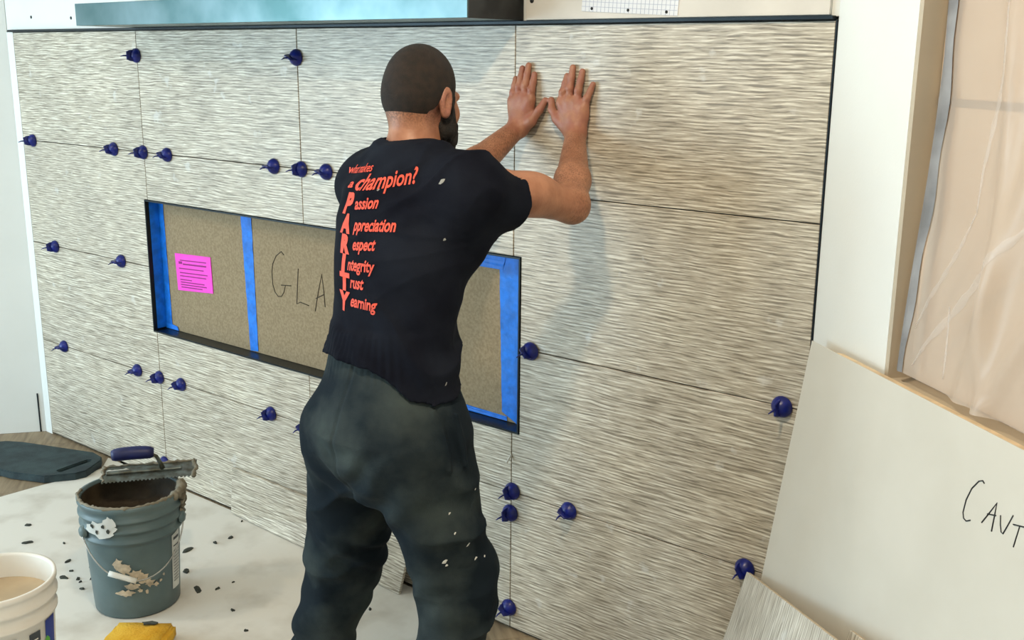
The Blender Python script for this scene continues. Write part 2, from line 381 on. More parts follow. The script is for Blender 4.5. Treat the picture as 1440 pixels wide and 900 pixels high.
def film_me():
    nu, nv = 220, 150; v = []; f = []
    rng = np.random.default_rng(3)
    ridges = [(.34, .75, .06, .022, .012), (.62, .35, -.55, .022, .016), (.16, .5, .25, .018, .014), (.8, .3, .9, .020, .02), (.45, .2, 1.3, .016, .02), (.27, .9, -.9, .014, .015), (.10, .35, -.15, .016, .010), (.22, .3, .6, .016, .012)]
    for i in range(nu+1):
        for j in range(nv+1):
            s = i/nu; t = j/nv
            z = 1.126+t*(2.60-1.126)
            # left border drifts over the jamb towards the sill
            low = min(max((z-1.10)/(1.75-1.10), 0), 1)
            a0 = WA0+.040+.002*low+.004*math.sin(z*9)
            a = a0+(WA1+.12-a0)*s
            d = 0
            for cx, cy, sl, amp, wd in ridges:
                q = (s-cx)-sl*(t-cy)*.5
                d += amp*math.exp(-(q/wd)**2)
            d += .0035*math.sin(s*43+t*7+2*math.sin(t*9))*math.sin(t*13+s*5)
            b = max(-.006-.034*low+d*min(1, s/.06)*1.0, -.045)
            if z > WZ1-.25: b = b+(.008-b)*min(1, (z-WZ1+.25)/.22)
            if a > WA1-.16: b = b+(.008-b)*min(1, (a-WA1+.16)/.14)
            if z > WZ1-.02 or a > WA1-.01: b = max(b, .005)
            p = rm(a, max(b, -.075), z); v.append(p)
    for i in range(nu):
        for j in range(nv):
            q = i*(nv+1)+j; f.append((q, q+nv+1, q+nv+2, q+1))
    return mesh(v, f, True)
fm = new_obj('plastic_film', film_me(), M_FILM); tag(fm, 'clear wrinkled plastic sheet hung over the papered window', 'plastic sheet')
hem = []
for j in range(40):
    z = 1.128+j/39*1.18; low = min(max((z-1.10)/(1.75-1.10), 0), 1)
    hem.append((WA0+.040+.002*low+.004*math.sin(z*9), -.006-.034*low , z))
hv = []; hf = []
for j, (a0, b0, z) in enumerate(hem):
    wv = .024+.008*math.sin(z*5)+.004*math.sin(z*31)
    hv += [rm(a0-.003, b0+.002, z), rm(a0+wv*.5, b0+.008, z), rm(a0+wv, b0+.003, z)]
for j in range(39):
    for k in range(2): hf.append((j*3+k, j*3+3+k, j*3+4+k, j*3+1+k))
hm = new_obj('folded_hem', mesh(hv, hf, True), mat('film_hem', (.25, .245, .25), .5, var=.25, vscale=11), fm)
hm['label'] = 'grey folded hem along the border of the plastic sheet'

M_CREASE = bpy.data.materials.new('film_crease'); M_CREASE.use_nodes = True
_nt = M_CREASE.node_tree; _p = _nt.nodes['Principled BSDF']; _p.inputs['Base Color'].default_value = (.80, .74, .69, 1); _p.inputs['Roughness'].default_value = .3
_t = _nt.nodes.new('ShaderNodeBsdfTransparent'); _m = _nt.nodes.new('ShaderNodeMixShader'); _m.inputs[0].default_value = .30
_nt.links.new(_t.outputs[0], _m.inputs[1]); _nt.links.new(_p.outputs[0], _m.inputs[2]); _nt.links.new(_m.outputs[0], _nt.nodes['Material Output'].inputs[0])
fbv = BVHTree.FromPolygons([v.co for v in fm.data.vertices], [tuple(p.vertices) for p in fm.data.polygons])
for pts, wd in (([(.536, 1.86), (.536, 1.795), (.536, 1.722), (.524, 1.647), (.512, 1.556), (.514, 1.478)], .010), ([(.70, 1.52), (.649, 1.46), (.585, 1.398), (.517, 1.317), (.424, 1.21), (.39, 1.15)], .016),
                ([(.514, 1.478), (.48, 1.406), (.409, 1.294), (.382, 1.226)], .009), ([(.474, 1.294), (.485, 1.20), (.492, 1.152)], .005), ([(.80, 1.95), (.76, 1.80), (.74, 1.60)], .010)):
    # resample and lay a pinched fold of film on the sheet
    P_ = []; n_ = 28
    for i in range(n_+1):
        t = i/n_*(len(pts)-1); k = min(int(t), len(pts)-2); f_ = t-k; P_.append((pts[k][0]*(1-f_)+pts[k+1][0]*f_, pts[k][1]*(1-f_)+pts[k+1][1]*f_))
    v = []; f = []
    for i, (sa, z) in enumerate(P_):
        j0, j1 = P_[max(i-1, 0)], P_[min(i+1, n_)]; tx, tz = j1[0]-j0[0], j1[1]-j0[1]; l_ = math.hypot(tx, tz); nx_, nz_ = -tz/l_, tx/l_
        w2 = wd*.6*math.sin(math.pi*(i+.3)/(n_+.6))*(1+.3*math.sin(i*1.9))
        for q, h_ in ((-1, .0008), (0, .004), (1, .0008)):
            aa, zz = 2.944+sa+nx_*w2*q, z+nz_*w2*q
            hit = fbv.ray_cast(rm(aa, .3, zz), -E2, .6)
            v.append((hit[0] if hit[0] is not None else rm(aa, -.02, zz))+E2*h_)
    for i in range(n_):
        for k in range(2): f.append((i*3+k, i*3+k+3, i*3+k+4, i*3+k+1))
    new_obj('crease', mesh(v, f, True), M_CREASE, fm)

# ---------------------------------------------------------------- steel mantel
mt = empty('steel_mantel', (0, 0, 0))
tag(mt, 'galvanised steel box mantel beam above the tiled fireplace wall', 'mantel')
MZ0, MZ1, MX0, MX1, MD = 1.8480, 1.925, .925, 2.807, .23
new_obj('front_plate', box_me(MX0, MX1, -MD, -MD+.005, MZ0, MZ1, .001), M_STEEL, mt)
new_obj('end_plate', box_me(MX1-.005, MX1, -MD+.0055, .004, MZ0, MZ1, .001), M_STEEL_DARK, mt)
new_obj('end_plate', box_me(MX0, MX0+.005, -MD+.0055, .004, MZ0, MZ1, .001), M_STEEL_DARK, mt)
new_obj('bottom_plate', box_me(MX0+.006, MX1-.006, -MD+.0055, .004, MZ0+.0005, MZ0+.005), M_STEEL, mt)
new_obj('top_plate', box_me(MX0+.006, MX1-.006, -MD+.0055, .004, MZ1-.006, MZ1-.001), M_STEEL, mt)

# graph paper taped to the drywall panel
gp = new_obj('graph_paper', prism_me([(3.007, -.0078, 1.869), (3.293, -.0078, 1.853), (3.305, -.0078, 2.070), (3.019, -.0078, 2.086)], (0, .0012, 0)), M_PAPER)
tag(gp, 'white graph paper sheet with punched holes fixed to the bare drywall', 'paper')
u = Vector((.286, 0, -.016)).normalized(); vv = Vector((.012, 0, .217)).normalized(); g0 = Vector((3.007, -.0082, 1.869))
ln = []
for i in range(1, 24):
    p = g0+u*(i*.012); ln.append(prism_me([p-u*.0005, p+u*.0005, p+u*.0005+vv*.215, p-u*.0005+vv*.215], (0, .0002, 0)))
for i in range(1, 18):
    p = g0+vv*(i*.012); ln.append(prism_me([p-vv*.0005, p+vv*.0005, p+vv*.0005+u*.285, p-vv*.0005+u*.285], (0, .0002, 0)))
new_obj('grid_lines', merge_me(ln), M_GRIDINK, gp)
for s_ in (.032, .143, .255):
    c_ = g0+u*s_+vv*.0075
    new_obj('punched_hole', xf(lathe_me([(0, .0006), (.0038, .0006), (.0038, -.0003)], 12), Matrix.Translation(c_+Vector((0, -.0002, 0))) @ Matrix.Rotation(math.radians(90), 4, 'X')), M_INK, gp)

# ---------------------------------------------------------------- fireplace
fp = empty('fireplace', (1.864, 0, .656)); tag(fp, 'linear fireplace with a thin dark metal frame set into the tiles', 'fireplace')
def fpart(n, me, m): 
    o = new_obj(n, me, m, fp); o.matrix_parent_inverse = Matrix.Translation((-1.864, 0, -.656)); return o
FR = .006; D0 = .085
for nm, bx in (('frame_bar', (OX0, OX1, -.004, D0, OZ1-FR, OZ1)), ('frame_bar', (OX0, OX1, -.004, D0, OZ0, OZ0+FR)),
               ('frame_bar', (OX0, OX0+FR, -.004, D0, OZ0+FR, OZ1-FR)), ('frame_bar', (OX1-FR, OX1, -.004, D0, OZ0+FR, OZ1-FR))):
    fpart(nm, box_me(*bx, .0006), M_BLACKTRIM)
fpart('glass_front', box_me(OX0+FR, OX1-FR, .066, .072, OZ0+FR, OZ1-FR), mat('firebox_glass', (.02, .02, .022), .1, var=.05))
fpart('back_box', box_me(OX0, OX1, .0855, .28, OZ0+.001, OZ1-.001), M_BLACKTRIM)
CY = .055
cb = new_obj('cardboard_sheet', box_me(OX0+FR+.001, OX1-FR-.001, CY, CY+.005, OZ0+FR+.001, OZ1-FR-.001, .0005), M_CARD)
tag(cb, 'brown cardboard marked GLASS covering the fireplace opening', 'cardboard')
def quad_tape(pts, y=CY, name='tape_strip', m=None, parent=None, th=.0012, sub=10):
    """slightly rippled strip of tape; pts = 4 corners (x, z): top-left, top-right, bottom-right, bottom-left"""
    tl, tr_, br, bl = [Vector((p[0], 0, p[1])) for p in pts]
    v = []; f = []
    for i in range(sub+1):
        t = i/sub
        for j in range(4):
            s = j/3
            p = (tl*(1-s)+tr_*s)*(1-t)+(bl*(1-s)+br*s)*t
            p.y = y-th-(.0009*math.sin(i*2.3+j*1.7) if 0 < i < sub else 0)
            v.append(p)
    for i in range(sub):
        for j in range(3): q = i*4+j; f.append((q, q+1, q+5, q+4))
    me = mesh(v, f); bm = bmesh.new(); bm.from_mesh(me)
    bmesh.ops.solidify(bm, geom=bm.faces[:], thickness=.0006)
    return new_obj(name, bm_mesh(bm), m or M_TAPE, parent or cb)
quad_tape([(.925, 1.184), (.958, 1.184), (.968, .664), (.925, .664)])
quad_tape([(1.451, 1.186), (1.513, 1.186), (1.517, .668), (1.470, .664)], sub=16)
quad_tape([(2.686, 1.186), (2.760, 1.186), (2.757, .664), (2.700, .690)], sub=14)
quad_tape([(2.761, 1.186), (2.803, 1.186), (2.803, .664), (2.758, .664)], y=CY-.0035, sub=12)
quad_tape([(2.30, 1.186), (2.715, 1.186), (2.700, 1.135), (2.30, 1.135)], y=CY-.0012, sub=6)
quad_tape([(2.30, .688), (2.72, .678), (2.72, .664), (2.30, .664)], sub=6)
quad_tape([(.925, .690), (1.005, .680), (1.012, .664), (.925, .664)], y=CY-.002, sub=6)
# tape folded up on the left reveal of the frame
rv = new_obj('tape_strip', box_me(OX0+FR+.0008, OX0+FR+.0016, .012, .053, .668, 1.182), M_TAPE, cb)
def stroke(pts, r, y, m, parent, name='handwriting'):
    return new_obj(name, tube_me([(x, y, z) for x, z in pts], r, 5), m, parent)
for pts in ([(1.689, 1.057), (1.674, 1.068), (1.645, 1.049), (1.624, 1.018), (1.617, .985), (1.619, .94), (1.630, .912), (1.647, .899), (1.665, .902), (1.680, .920), (1.690, .946), (1.666, .944), (1.721, .949)],
            [(1.764, 1.017), (1.756, .95), (1.749, .886), (1.768, .896), (1.814, .890)], [(1.847, .875), (1.866, .945), (1.888, 1.013), (1.896, .95), (1.900, .898)], [(1.853, .922), (1.899, .944)],
            [(2.02, .985), (1.99, 1.004), (1.956, .992), (1.951, .962), (1.985, .940), (2.012, .920), (2.0, .880), (1.955, .880)],
            [(2.14, .985), (2.11, 1.004), (2.076, .992), (2.071, .962), (2.105, .940), (2.132, .920), (2.12, .880), (2.075, .880)]):
    stroke(pts, .0017, CY-.0006, M_PENCIL, cb)
pn = new_obj('pink_notice', prism_me([(1.019, CY-.003, .984), (1.026, CY-.003, .835), (1.257, CY-.003, .853), (1.252, CY-.003, .995)], (0, .002, 0)), M_PINK)
tag(pn, 'bright pink printed notice stuck on the brown cardboard', 'notice')
for k, (f0, f1, hz, th) in enumerate(((.10, .20, .955, .010), (.22, .88, .952, .006), (.10, .80, .935, .004), (.12, .90, .918, .004), (.12, .86, .905, .004), (.12, .45, .890, .004), (.13, .80, .880, .004), (.13, .86, .870, .004), (.14, .74, .860, .004), (.14, .88, .968, .004))):
    x0 = 1.019+.232*f0; x1 = 1.019+.232*f1
    sk = lambda x: (x-1.019)*.055-.012
    new_obj('print_line', prism_me([(x0, CY-.0035, hz+sk(x0)), (x1, CY-.0035, hz+sk(x1)), (x1, CY-.0035, hz+th+sk(x1)), (x0, CY-.0035, hz+th+sk(x0))], (0, .0004, 0)), M_PINKINK, pn)

# ---------------------------------------------------------------- levelling caps
def clip_meshes():
    # dome lying on the wall (axis -Y), wing handle standing out of it
    dome = lathe_me([(0, .0), (.0225, .0), (.0235, .003), (.0225, .007), (.019, .013), (.013, .0185), (.008, .022), (0, .0235)], 20)
    dome.transform(Matrix.Rotation(math.radians(90), 4, 'X'))
    wing = prism_me([(-.0185, -.006, -.0022), (.0185, -.006, -.0022), (.0175, -.024, -.0022), (.0125, -.037, -.0022), (-.0125, -.037, -.0022), (-.0175, -.024, -.0022)], (0, 0, .0044), .0008)
    stem = tube_me([(0, -.02, 0), (0, -.046, -.002), (.003, -.056, -.005)], [.0035, .0022, .0010], 6)
    return dome, wing, stem
CD, CWG, CST = clip_meshes()
for me in (CD, CWG, CST): me.materials.append(M_CLIP)
CLIPS = [
 (.937, 1.745, 90, 'blue levelling cap high on the upright joint under the far mantel end'),
 (1.866, 1.744, 25, 'blue levelling cap on the upright joint below the steel mantel, handle turned broad'),
 (.09, 1.3796, 75, 'blue levelling cap on the uppermost joint, beside the white corner wall'),
 (.731, 1.3796, 60, 'second blue levelling cap from the white corner wall along the uppermost joint'),
 (.937, 1.3796, 80, 'blue levelling cap where the uppermost joint crosses the upright joint above the fireplace corner'),
 (1.098, 1.3796, 35, 'fourth blue levelling cap from the white corner wall along the uppermost joint'),
 (1.727, 1.3796, 10, 'fifth blue levelling cap from the white corner wall along the uppermost joint'),
 (1.870, 1.3796, 82, 'sixth blue levelling cap from the white corner wall along the uppermost joint'),
 (1.995, 1.3796, 20, "blue levelling cap on the uppermost joint just beside the man's shoulder"),
 (.198, .9224, 78, 'blue levelling cap on the middle joint close to the white corner wall'),
 (.722, .9224, 8, 'blue levelling cap on the middle joint close to the dark fireplace frame end'),
 (.195, .4652, 5, 'blue levelling cap on the lowest joint close to the white corner wall'),
 (.78, .4652, 10, 'second blue levelling cap from the corner wall along the lowest joint'),
 (.937, .4652, 62, 'blue levelling cap on the crossing below the fireplace corner with the pink notice'),
 (1.088, .4652, 40, 'fourth blue levelling cap from the corner wall along the lowest joint'),
 (1.647, .4652, 66, 'fifth blue levelling cap from the corner wall, under the word on the cardboard'),
 (1.845, .4600, 30, "blue levelling cap on the lowest joint half hidden by the man's hip"),
 (.930, .092, 15, 'blue levelling cap low on the upright joint just over the trowel handle'),
 (2.852, .9224, 50, 'blue levelling cap on the joint beside the taped fireplace end'),
 (3.634, .9224, 88, 'round blue levelling cap on the joint beside the big pale board edge'),
 (2.790, .4700, 68, 'blue levelling cap on the crossing under the taped fireplace end, upper of two'),
 (2.783, .397, 84, 'blue levelling cap under the joint crossing below the fireplace, lower of two'),
 (3.001, .4652, 30, 'blue levelling cap on the lowest joint in the open span of wide tile'),
 (2.781, .077, 40, "blue levelling cap near the floor on the upright joint beside the man's leg"),
 (3.565, .4652, 55, 'blue levelling cap on the lowest joint behind the leaning tile offcut'),
]
for x, z, ang, lab in CLIPS:
    r_ = empty('levelling_cap', (x, -.0008, z)); r_.rotation_euler = (0, math.radians(ang), 0); r_.scale = (1.18,)*3
    tag(r_, lab, 'levelling cap', 'blue tile levelling caps on the joints')
    for nm, me in (('dome', CD), ('wing', CWG), ('stem', CST)):
        o = bpy.data.objects.new(nm, me); COL.objects.link(o); o.parent = r_
sp = new_obj('plastic_spacer', box_me(-.0012, .0012, -.030, 0, -.004, .004, .0005), M_GRIP, None, (2.7825, -.001, .585))
sp.rotation_euler = (math.radians(42), 0, 0)
tag(sp, 'thin white plastic spacer tab sticking out of the joint under the fireplace', 'spacer')

# ---------------------------------------------------------------- things on the floor
cv = new_obj('floor_board', prism_me([(.49, -.006, .0005), (.585, -.094, .0005), (.586, -.22, .0005), (.564, -.35, .0005), (.552, -.523, .0005), (.50, -1.6, .0005), (.6, -3.6, .0005), (3.4, -3.6, .0005), (2.86, -.30, .0005), (2.64, -.006, .0005)], (0, 0, .0035)), M_COVER)
tag(cv, 'off-white protective board sheet laid over the floor along the tiled wall', 'floor board')
CT = .0042
dz = [(1.543, -.322, 1.6), (1.678, -.424, 1.3), (1.82, -.478, 1.5), (1.57, -.224, .8), (1.58, -.161, .9), (1.867, -.432, .6), (1.295, -.645, .9), (1.397, -.719, 1.4), (1.444, -.693, .8),
      (2.023, -.488, .7), (1.041, -.664, 1.3), (2.16, -.54, .5), (1.518, -.722, .7), (1.372, -.678, .6), (.899, -.585, 1.0), (1.48, -.66, .6), (1.493, -.046, .4), (1.40, -.62, .45), (1.47, -.70, .45),
      (1.87, -.37, .35), (2.36, -.20, .5), (1.15, -.58, .5)]
for i, (x, y, s) in enumerate(dz):
    rr = random.Random(i); n = 9; top = []; 
    for k in range(n):
        a_ = 2*math.pi*k/n; q = .0105*s*(.65+.6*rr.random()); top.append((q*1.5*math.cos(a_), q*.8*math.sin(a_)))
    v = [(px, py, 0) for px, py in top]+[(px*.8, py*.8, .003+.003*rr.random()) for px, py in top]+[(0, 0, .005)]
    f = [(k, (k+1) % n, n+(k+1) % n, n+k) for k in range(n)]+[(n+k, n+(k+1) % n, 2*n) for k in range(n)]+[tuple(range(n))[::-1]]
    o = new_obj('mortar_crumb', mesh(v, f), M_CRUMB, None, (x, y, CT)); o.rotation_euler = (0, 0, rr.random()*6)
    if y > -.30: lb_, g_ = 'small dark mortar crumb on the floor board close to the tiled wall', 'mortar crumbs close to the wall'
    elif x > 1.6: lb_, g_ = 'dark mortar crumb on the floor board beside the labelled side of the grey bucket', 'mortar crumbs beside the grey bucket label'
    elif x > 1.2 and y < -.55: lb_, g_ = 'dark mortar crumb on the floor board between the grey and white buckets', 'mortar crumbs between the two buckets'
    elif y < -.55: lb_, g_ = 'flat dark mortar crumb lying between the kneeling pad and the white bucket', 'mortar crumbs between pad and bucket'
    else: lb_, g_ = 'large dark mortar crumb right behind the rim crust of the grey bucket', None
    tag(o, lb_, 'mortar crumb', g_)

# kneeling pad with handle slot
pad_pts = [(-.02, -.285), (.02, -.225), (.09, -.185), (.453, -.051), (.529, -.058), (.567, -.085), (.627, -.190), (.62, -.235), (.552, -.334), (.40, -.400), (.343, -.412), (.02, -.530), (-.06, -.480)]
cxp = sum(p[0] for p in pad_pts)/len(pad_pts); cyp = sum(p[1] for p in pad_pts)/len(pad_pts)
def pad_me():
    bm = bmesh.new()
    outer = [bm.verts.new((x-cxp, y-cyp, 0)) for x, y in pad_pts]
    s0 = Vector((.545-cxp, -.262-cyp, 0)); s1 = Vector((.528-cxp, -.118-cyp, 0)); ax = (s1-s0).normalized(); nx = Vector((-ax.y, ax.x, 0))*.013
    inner = [bm.verts.new(p) for p in (s0-nx, s0-ax*.008, s0+nx, s1+nx, s1+ax*.008, s1-nx)]
    eo = [bm.edges.new((outer[i], outer[(i+1) % len(outer)])) for i in range(len(outer))]
    ei = [bm.edges.new((inner[i], inner[(i+1) % len(inner)])) for i in range(len(inner))]
    bmesh.ops.triangle_fill(bm, use_beauty=True, edges=eo+ei)
    r = bmesh.ops.extrude_face_region(bm, geom=bm.faces[:])
    for g in r['geom']:
        if isinstance(g, bmesh.types.BMVert): g.co.z += .030
    bmesh.ops.recalc_face_normals(bm, faces=bm.faces[:])
    sharp = [e for e in bm.edges if len(e.link_faces) == 2 and e.calc_face_angle() > .6 and all(v.co.z > .02 for v in e.verts)]
    bmesh.ops.bevel(bm, geom=sharp, offset=.004, segments=2, affect='EDGES')
    return bm_mesh(bm)
kpd = new_obj('kneeling_pad', pad_me(), M_PAD, None, (cxp, cyp, CT+.0005))
tag(kpd, 'dark teal foam kneeling pad with a cut-out handle slot', 'kneeling pad')

# grey mortar bucket
BK = empty('mortar_bucket', (1.725, -.640, CT)); BK.scale = (1.02, 1.02, 1.06); tag(BK, 'grey plastic bucket of mortar with splashed sides and wire handle', 'bucket')
BKH = .365; BR0, BR1 = .130, .150
def br(z): return BR0+(BR1-BR0)*z/BKH
prof = [(0, .004), (BR0-.012, .004), (BR0-.006, 0), (BR0, .006)]
for z in (.08, .16, .235, .245): prof.append((br(z), z))
for z in (.250, .285, .318): prof += [(br(z)+.002, z-.003), (br(z)+.010, z), (br(z)+.010, z+.006), (br(z)+.003, z+.010)]
prof += [(br(.35)+.003, .345), (br(.36)+.008, .352), (br(.365)+.008, .365), (br(.365)-.001, .366), (br(.36)-.004, .355), (br(.25)-.004, .25), (br(.15)-.004, .15)]
new_obj('body', lathe_me(prof, 56), M_BUCKET, BK)
ms = lathe_me([(0, .275), (.05, .278), (.10, .274), (br(.28)-.006, .284), (br(.33)-.0055, .33), (br(.357)-.0055, .357)], 40)
for v in ms.vertices: v.co.z += (.010 if v.co.z < .30 else 0)*math.sin(v.co.x*37+1)*math.sin(v.co.y*31)
new_obj('mortar', ms, M_DARKMORTAR, BK)
# crust of mortar along the rim
def crust(a0, a1, n, z, amp, r_off, m, name, seed, zr=.0):
    rr = random.Random(seed); pts = []; rad = []
    for i in range(n+1):
        a_ = a0+(a1-a0)*i/n; q = br(z)+r_off+rr.uniform(-.002, .003)
        pts.append((q*math.cos(a_), q*math.sin(a_), z+rr.uniform(-zr, zr))); rad.append(amp*rr.uniform(.45, 1.3))
    me = tube_me(pts, rad, 7); return new_obj(name, me, m, BK)
view = math.atan2(CAMLOC.y+.625, CAMLOC.x-1.70)       # direction bucket -> camera
crust(view-1.9, view+2.2, 90, .366, .0055, .002, M_MORTAR, 'rim_crust', 1)
crust(view+.95, view+1.75, 26, .360, .014, .006, M_MORTAR, 'rim_crust', 2, .006)
for q in range(5): crust(view+1.25+.02*q, view+1.42, 7, .345-.018*q, .012-.001*q, .010, M_MORTAR, 'rim_crust', 20+q, .004)
def patch(name, a0, z0, ring, m, lift=.0022, zbase=None):
    """flat irregular patch on the bucket side; ring = list of (angle offset, z offset)"""
    v = [(0, 0, 0)]; v[0] = ((br(z0)+lift+.0015)*math.cos(a0), (br(z0)+lift+.0015)*math.sin(a0), z0)
    for da, dzz in ring:
        z = z0+dzz; r_ = br(z)+lift
        v.append((r_*math.cos(a0+da), r_*math.sin(a0+da), z))
    n = len(ring); f = [(0, 1+k, 1+(k+1) % n) for k in range(n)]
    me = mesh(v, f); bm = bmesh.new(); bm.from_mesh(me); bmesh.ops.subdivide_edges(bm, edges=bm.edges[:], cuts=2, use_grid_fill=True)
    for w_ in bm.verts:
        rad_ = math.hypot(w_.co.x, w_.co.y); want = br(w_.co.z)+lift
        w_.co.x *= want/rad_; w_.co.y *= want/rad_
    return new_obj(name, bm_mesh(bm, True), m, BK)
def blob(n, ra, rz, seed, rag=.35):
    rr = random.Random(seed); return [(ra*math.cos(2*math.pi*k/n)*(1+rr.uniform(-rag, rag)), rz*math.sin(2*math.pi*k/n)*(1+rr.uniform(-rag, rag))) for k in range(n)]
for k, (da, zz, ra, rz) in enumerate(((-.36, .185, .10, .018), (-.22, .170, .14, .016), (-.02, .150, .15, .017), (.14, .132, .14, .015), (.27, .115, .11, .012), (.42, .104, .06, .007),
                                    (-.26, .090, .17, .011), (-.08, .112, .16, .010), (.05, .095, .05, .006), (.20, .088, .04, .006), (.52, .112, .03, .004), (.60, .128, .025, .004))):
    patch('splash', view+da, zz, blob(16, ra, rz, 40+k, .42), M_SPLASH, .0022+.0003*k)
patch('white_patch', view-.62, .300, blob(18, .34, .026, 7, .25), M_LABEL, .0115)
patch('white_patch', view-.42, .325, blob(14, .12, .020, 9, .4), M_LABEL, .0120)
for k, (da, zz) in enumerate(((-.80, .310), (-.70, .293), (-.55, .312), (-.46, .298))):
    patch('chip', view+da, zz, blob(9, .035, .007, 30+k, .3), M_CRUMB, .0135)
lb = patch('label', view+1.02, .155, [(-.125, .080), (.20, .088), (.20, -.100), (-.125, -.098)], M_LABEL, .0015)
for zz in (.218, .196, .18, .17, .16, .15, .14, .13, .12, .11, .10, .09, .08):
    q = [(-.08, .004 if zz < .2 else .009), (.15, .004 if zz < .2 else .009), (.15, 0), (-.08, 0)]
    o = patch('label_print', view+1.02, zz, q, M_LABELINK if zz > .19 else mat('label_grey', (.34, .35, .34), .7, var=.1), .0028); o.parent = lb
# ears and wire handle
for sgn in (-1, 1):
    aa = view+.05+sgn*(math.pi/2*.78)
    c_ = Vector((math.cos(aa)*(br(.275)+.011), math.sin(aa)*(br(.275)+.011), .275))
    me = lathe_me([(0, .010), (.012, .009), (.018, .004), (.019, -.006)], 16); me.transform(Matrix.Translation(c_) @ Vector((math.cos(aa), math.sin(aa), 0)).to_track_quat('Z', 'Y').to_matrix().to_4x4())
    new_obj('handle_ear', me, M_BUCKET, BK)
hp0 = view+.05; pts = []
for i in range(41):
    t = -1+2*i/40; aa = hp0+t*(math.pi/2*.78)
    drop = .275-.135*math.cos(t*math.pi/2)**.85
    R_ = br(drop)+.016+.012*math.cos(t*math.pi/2)
    pts.append((R_*math.cos(aa), R_*math.sin(aa), drop))
hd_ = new_obj('wire_handle', tube_me(pts, .0024, 7), M_WIRE, BK)
gi = [Vector(p) for p in pts[11:20]]
new_obj('hand_grip', tube_me([gi[0]+(gi[-1]-gi[0])*k/4 for k in range(5)], .0085, 12), M_GRIP, hd_)

# notched trowel laid across the bucket
TW = empty('notched_trowel', (1.725+.030, -.640+.008, CT+BKH*1.06+.004))
tag(TW, 'notched steel trowel with dark blue grip resting across the mortar bucket', 'trowel')
vx = Vector((-(CAMLOC.y+.625), CAMLOC.x-1.70, 0)).normalized()      # to the right as seen from the camera's side
TW.rotation_euler = (Matrix.Rotation(math.atan2(vx.y, vx.x)-.10, 4, 'Z') @ Matrix.Rotation(math.radians(12), 4, 'X')).to_euler()
def trowel_blade():
    x0, x1, y0, y1 = -.112, .180, .052, .150; n = 24
    pts = [(x0, y1), (x0, y0)]
    for i in range(n):
        a_ = x0+(x1-x0)*i/n; b_ = x0+(x1-x0)*(i+.5)/n; c_ = x0+(x1-x0)*(i+1)/n
        pts += [(a_+.0005, y0), (b_, y0), (b_, y0+.006), (c_-.0005, y0+.006)]
    pts += [(x1, y0), (x1+.004, y1)]
    return prism_me([(x, y, .0) for x, y in pts], (0, 0, .0016))
tb = new_obj('blade', trowel_blade(), M_TROWEL, TW)
new_obj('tang', box_me(-.10, .135, .096, .112, .0018, .010, .002), M_TROWEL, TW)
new_obj('post', tube_me([(.075, .104, .008), (.070, .104, .030), (.060, .104, .056), (.045, .104, .066), (.0, .104, .066)], [.009, .007, .006, .006, .006], 10), M_TROWEL, TW)
gr = []
for i in range(13):
    t = i/12; gr.append(((-.085+.130*t), .104, .064+.004*math.sin(t*math.pi)))
grp = tube_me(gr, [.016, .0205, .0215, .022, .022, .022, .022, .022, .022, .0215, .021, .020, .015], 16)
xf(grp, Matrix.Translation((.008, 0, .008))); new_obj('grip', grp, mat('dark_blue_grip', (.008, .012, .085), .45, var=.2, vscale=20), TW)
rr = random.Random(4)
cp = [(.178+rr.uniform(-.006, .006), .05+.10*i/14, .004) for i in range(15)]
new_obj('mortar_smear', tube_me(cp, [rr.uniform(.003, .009) for _ in cp], 6), M_MORTAR, TW)
cp = [(-.110+.29*i/30, .146+rr.uniform(-.004, .004), .003) for i in range(31)]
new_obj('mortar_smear', tube_me(cp, [rr.uniform(.002, .006) for _ in cp], 6), M_MORTAR, TW)
cp = [(-.109+rr.uniform(-.005, .005), .06+.09*i/12, .003) for i in range(13)]
new_obj('mortar_smear', tube_me(cp, [rr.uniform(.002, .008) for _ in cp], 6), M_MORTAR, TW)
cp = [(-.10+.07*i/8, .118+rr.uniform(-.002, .002), .003) for i in range(9)]
new_obj('plaster_smear', tube_me(cp, [.002]+[rr.uniform(.004, .007) for _ in range(7)]+[.002], 7), M_LABEL, TW)

# white water bucket
WBC = (1.945, -1.190)
WB = empty('water_bucket', (*WBC, CT)); tag(WB, 'white plastic bucket of cloudy water with blue and green label', 'bucket')
wr_ = lambda z: .130+.022*z/.37
prof = [(0, .004), (.12, .004), (.126, 0), (.130, .006), (wr_(.1), .1), (wr_(.265), .265), (wr_(.27)+.008, .270), (wr_(.28)+.008, .278), (wr_(.28)+.002, .283), (wr_(.31)+.002, .31), (wr_(.315)+.009, .315), (wr_(.325)+.009, .323), (wr_(.33)+.002, .328),
        (wr_(.355)+.003, .352), (wr_(.36)+.007, .356), (wr_(.37)+.006, .369), (wr_(.37)-.001, .370), (wr_(.36)-.004, .362), (wr_(.2)-.004, .2)]
new_obj('body', lathe_me(prof, 56), M_WBUCKET, WB)
wt = new_obj('water', lathe_me([(0, .300), (wr_(.3)-.003, .300)], 48), M_WATER, WB); wt['label'] = 'cloudy tan water'
vw = math.atan2(CAMLOC.y-WBC[1], CAMLOC.x-WBC[0])
def wpatch(name, a0, z0, ring, m, lift=.0012):
    v = []
    n = 8; a_lo = min(r[0] for r in ring); 
    v = []; f = []
    (aL, zB), (aR, zT) = ring
    for i in range(n+1):
        for z in (z0+zB, z0+zT):
            a_ = a0+aL+(aR-aL)*i/n; q = wr_(z)+lift; v.append((q*math.cos(a_), q*math.sin(a_), z))
    for i in range(n): f.append((2*i, 2*i+2, 2*i+3, 2*i+1))
    return new_obj(name, mesh(v, f, True), m, WB)
wpatch('blue_label', vw+1.00, .15, ((-.12, -.11), (.22, .11)), M_BLUE)
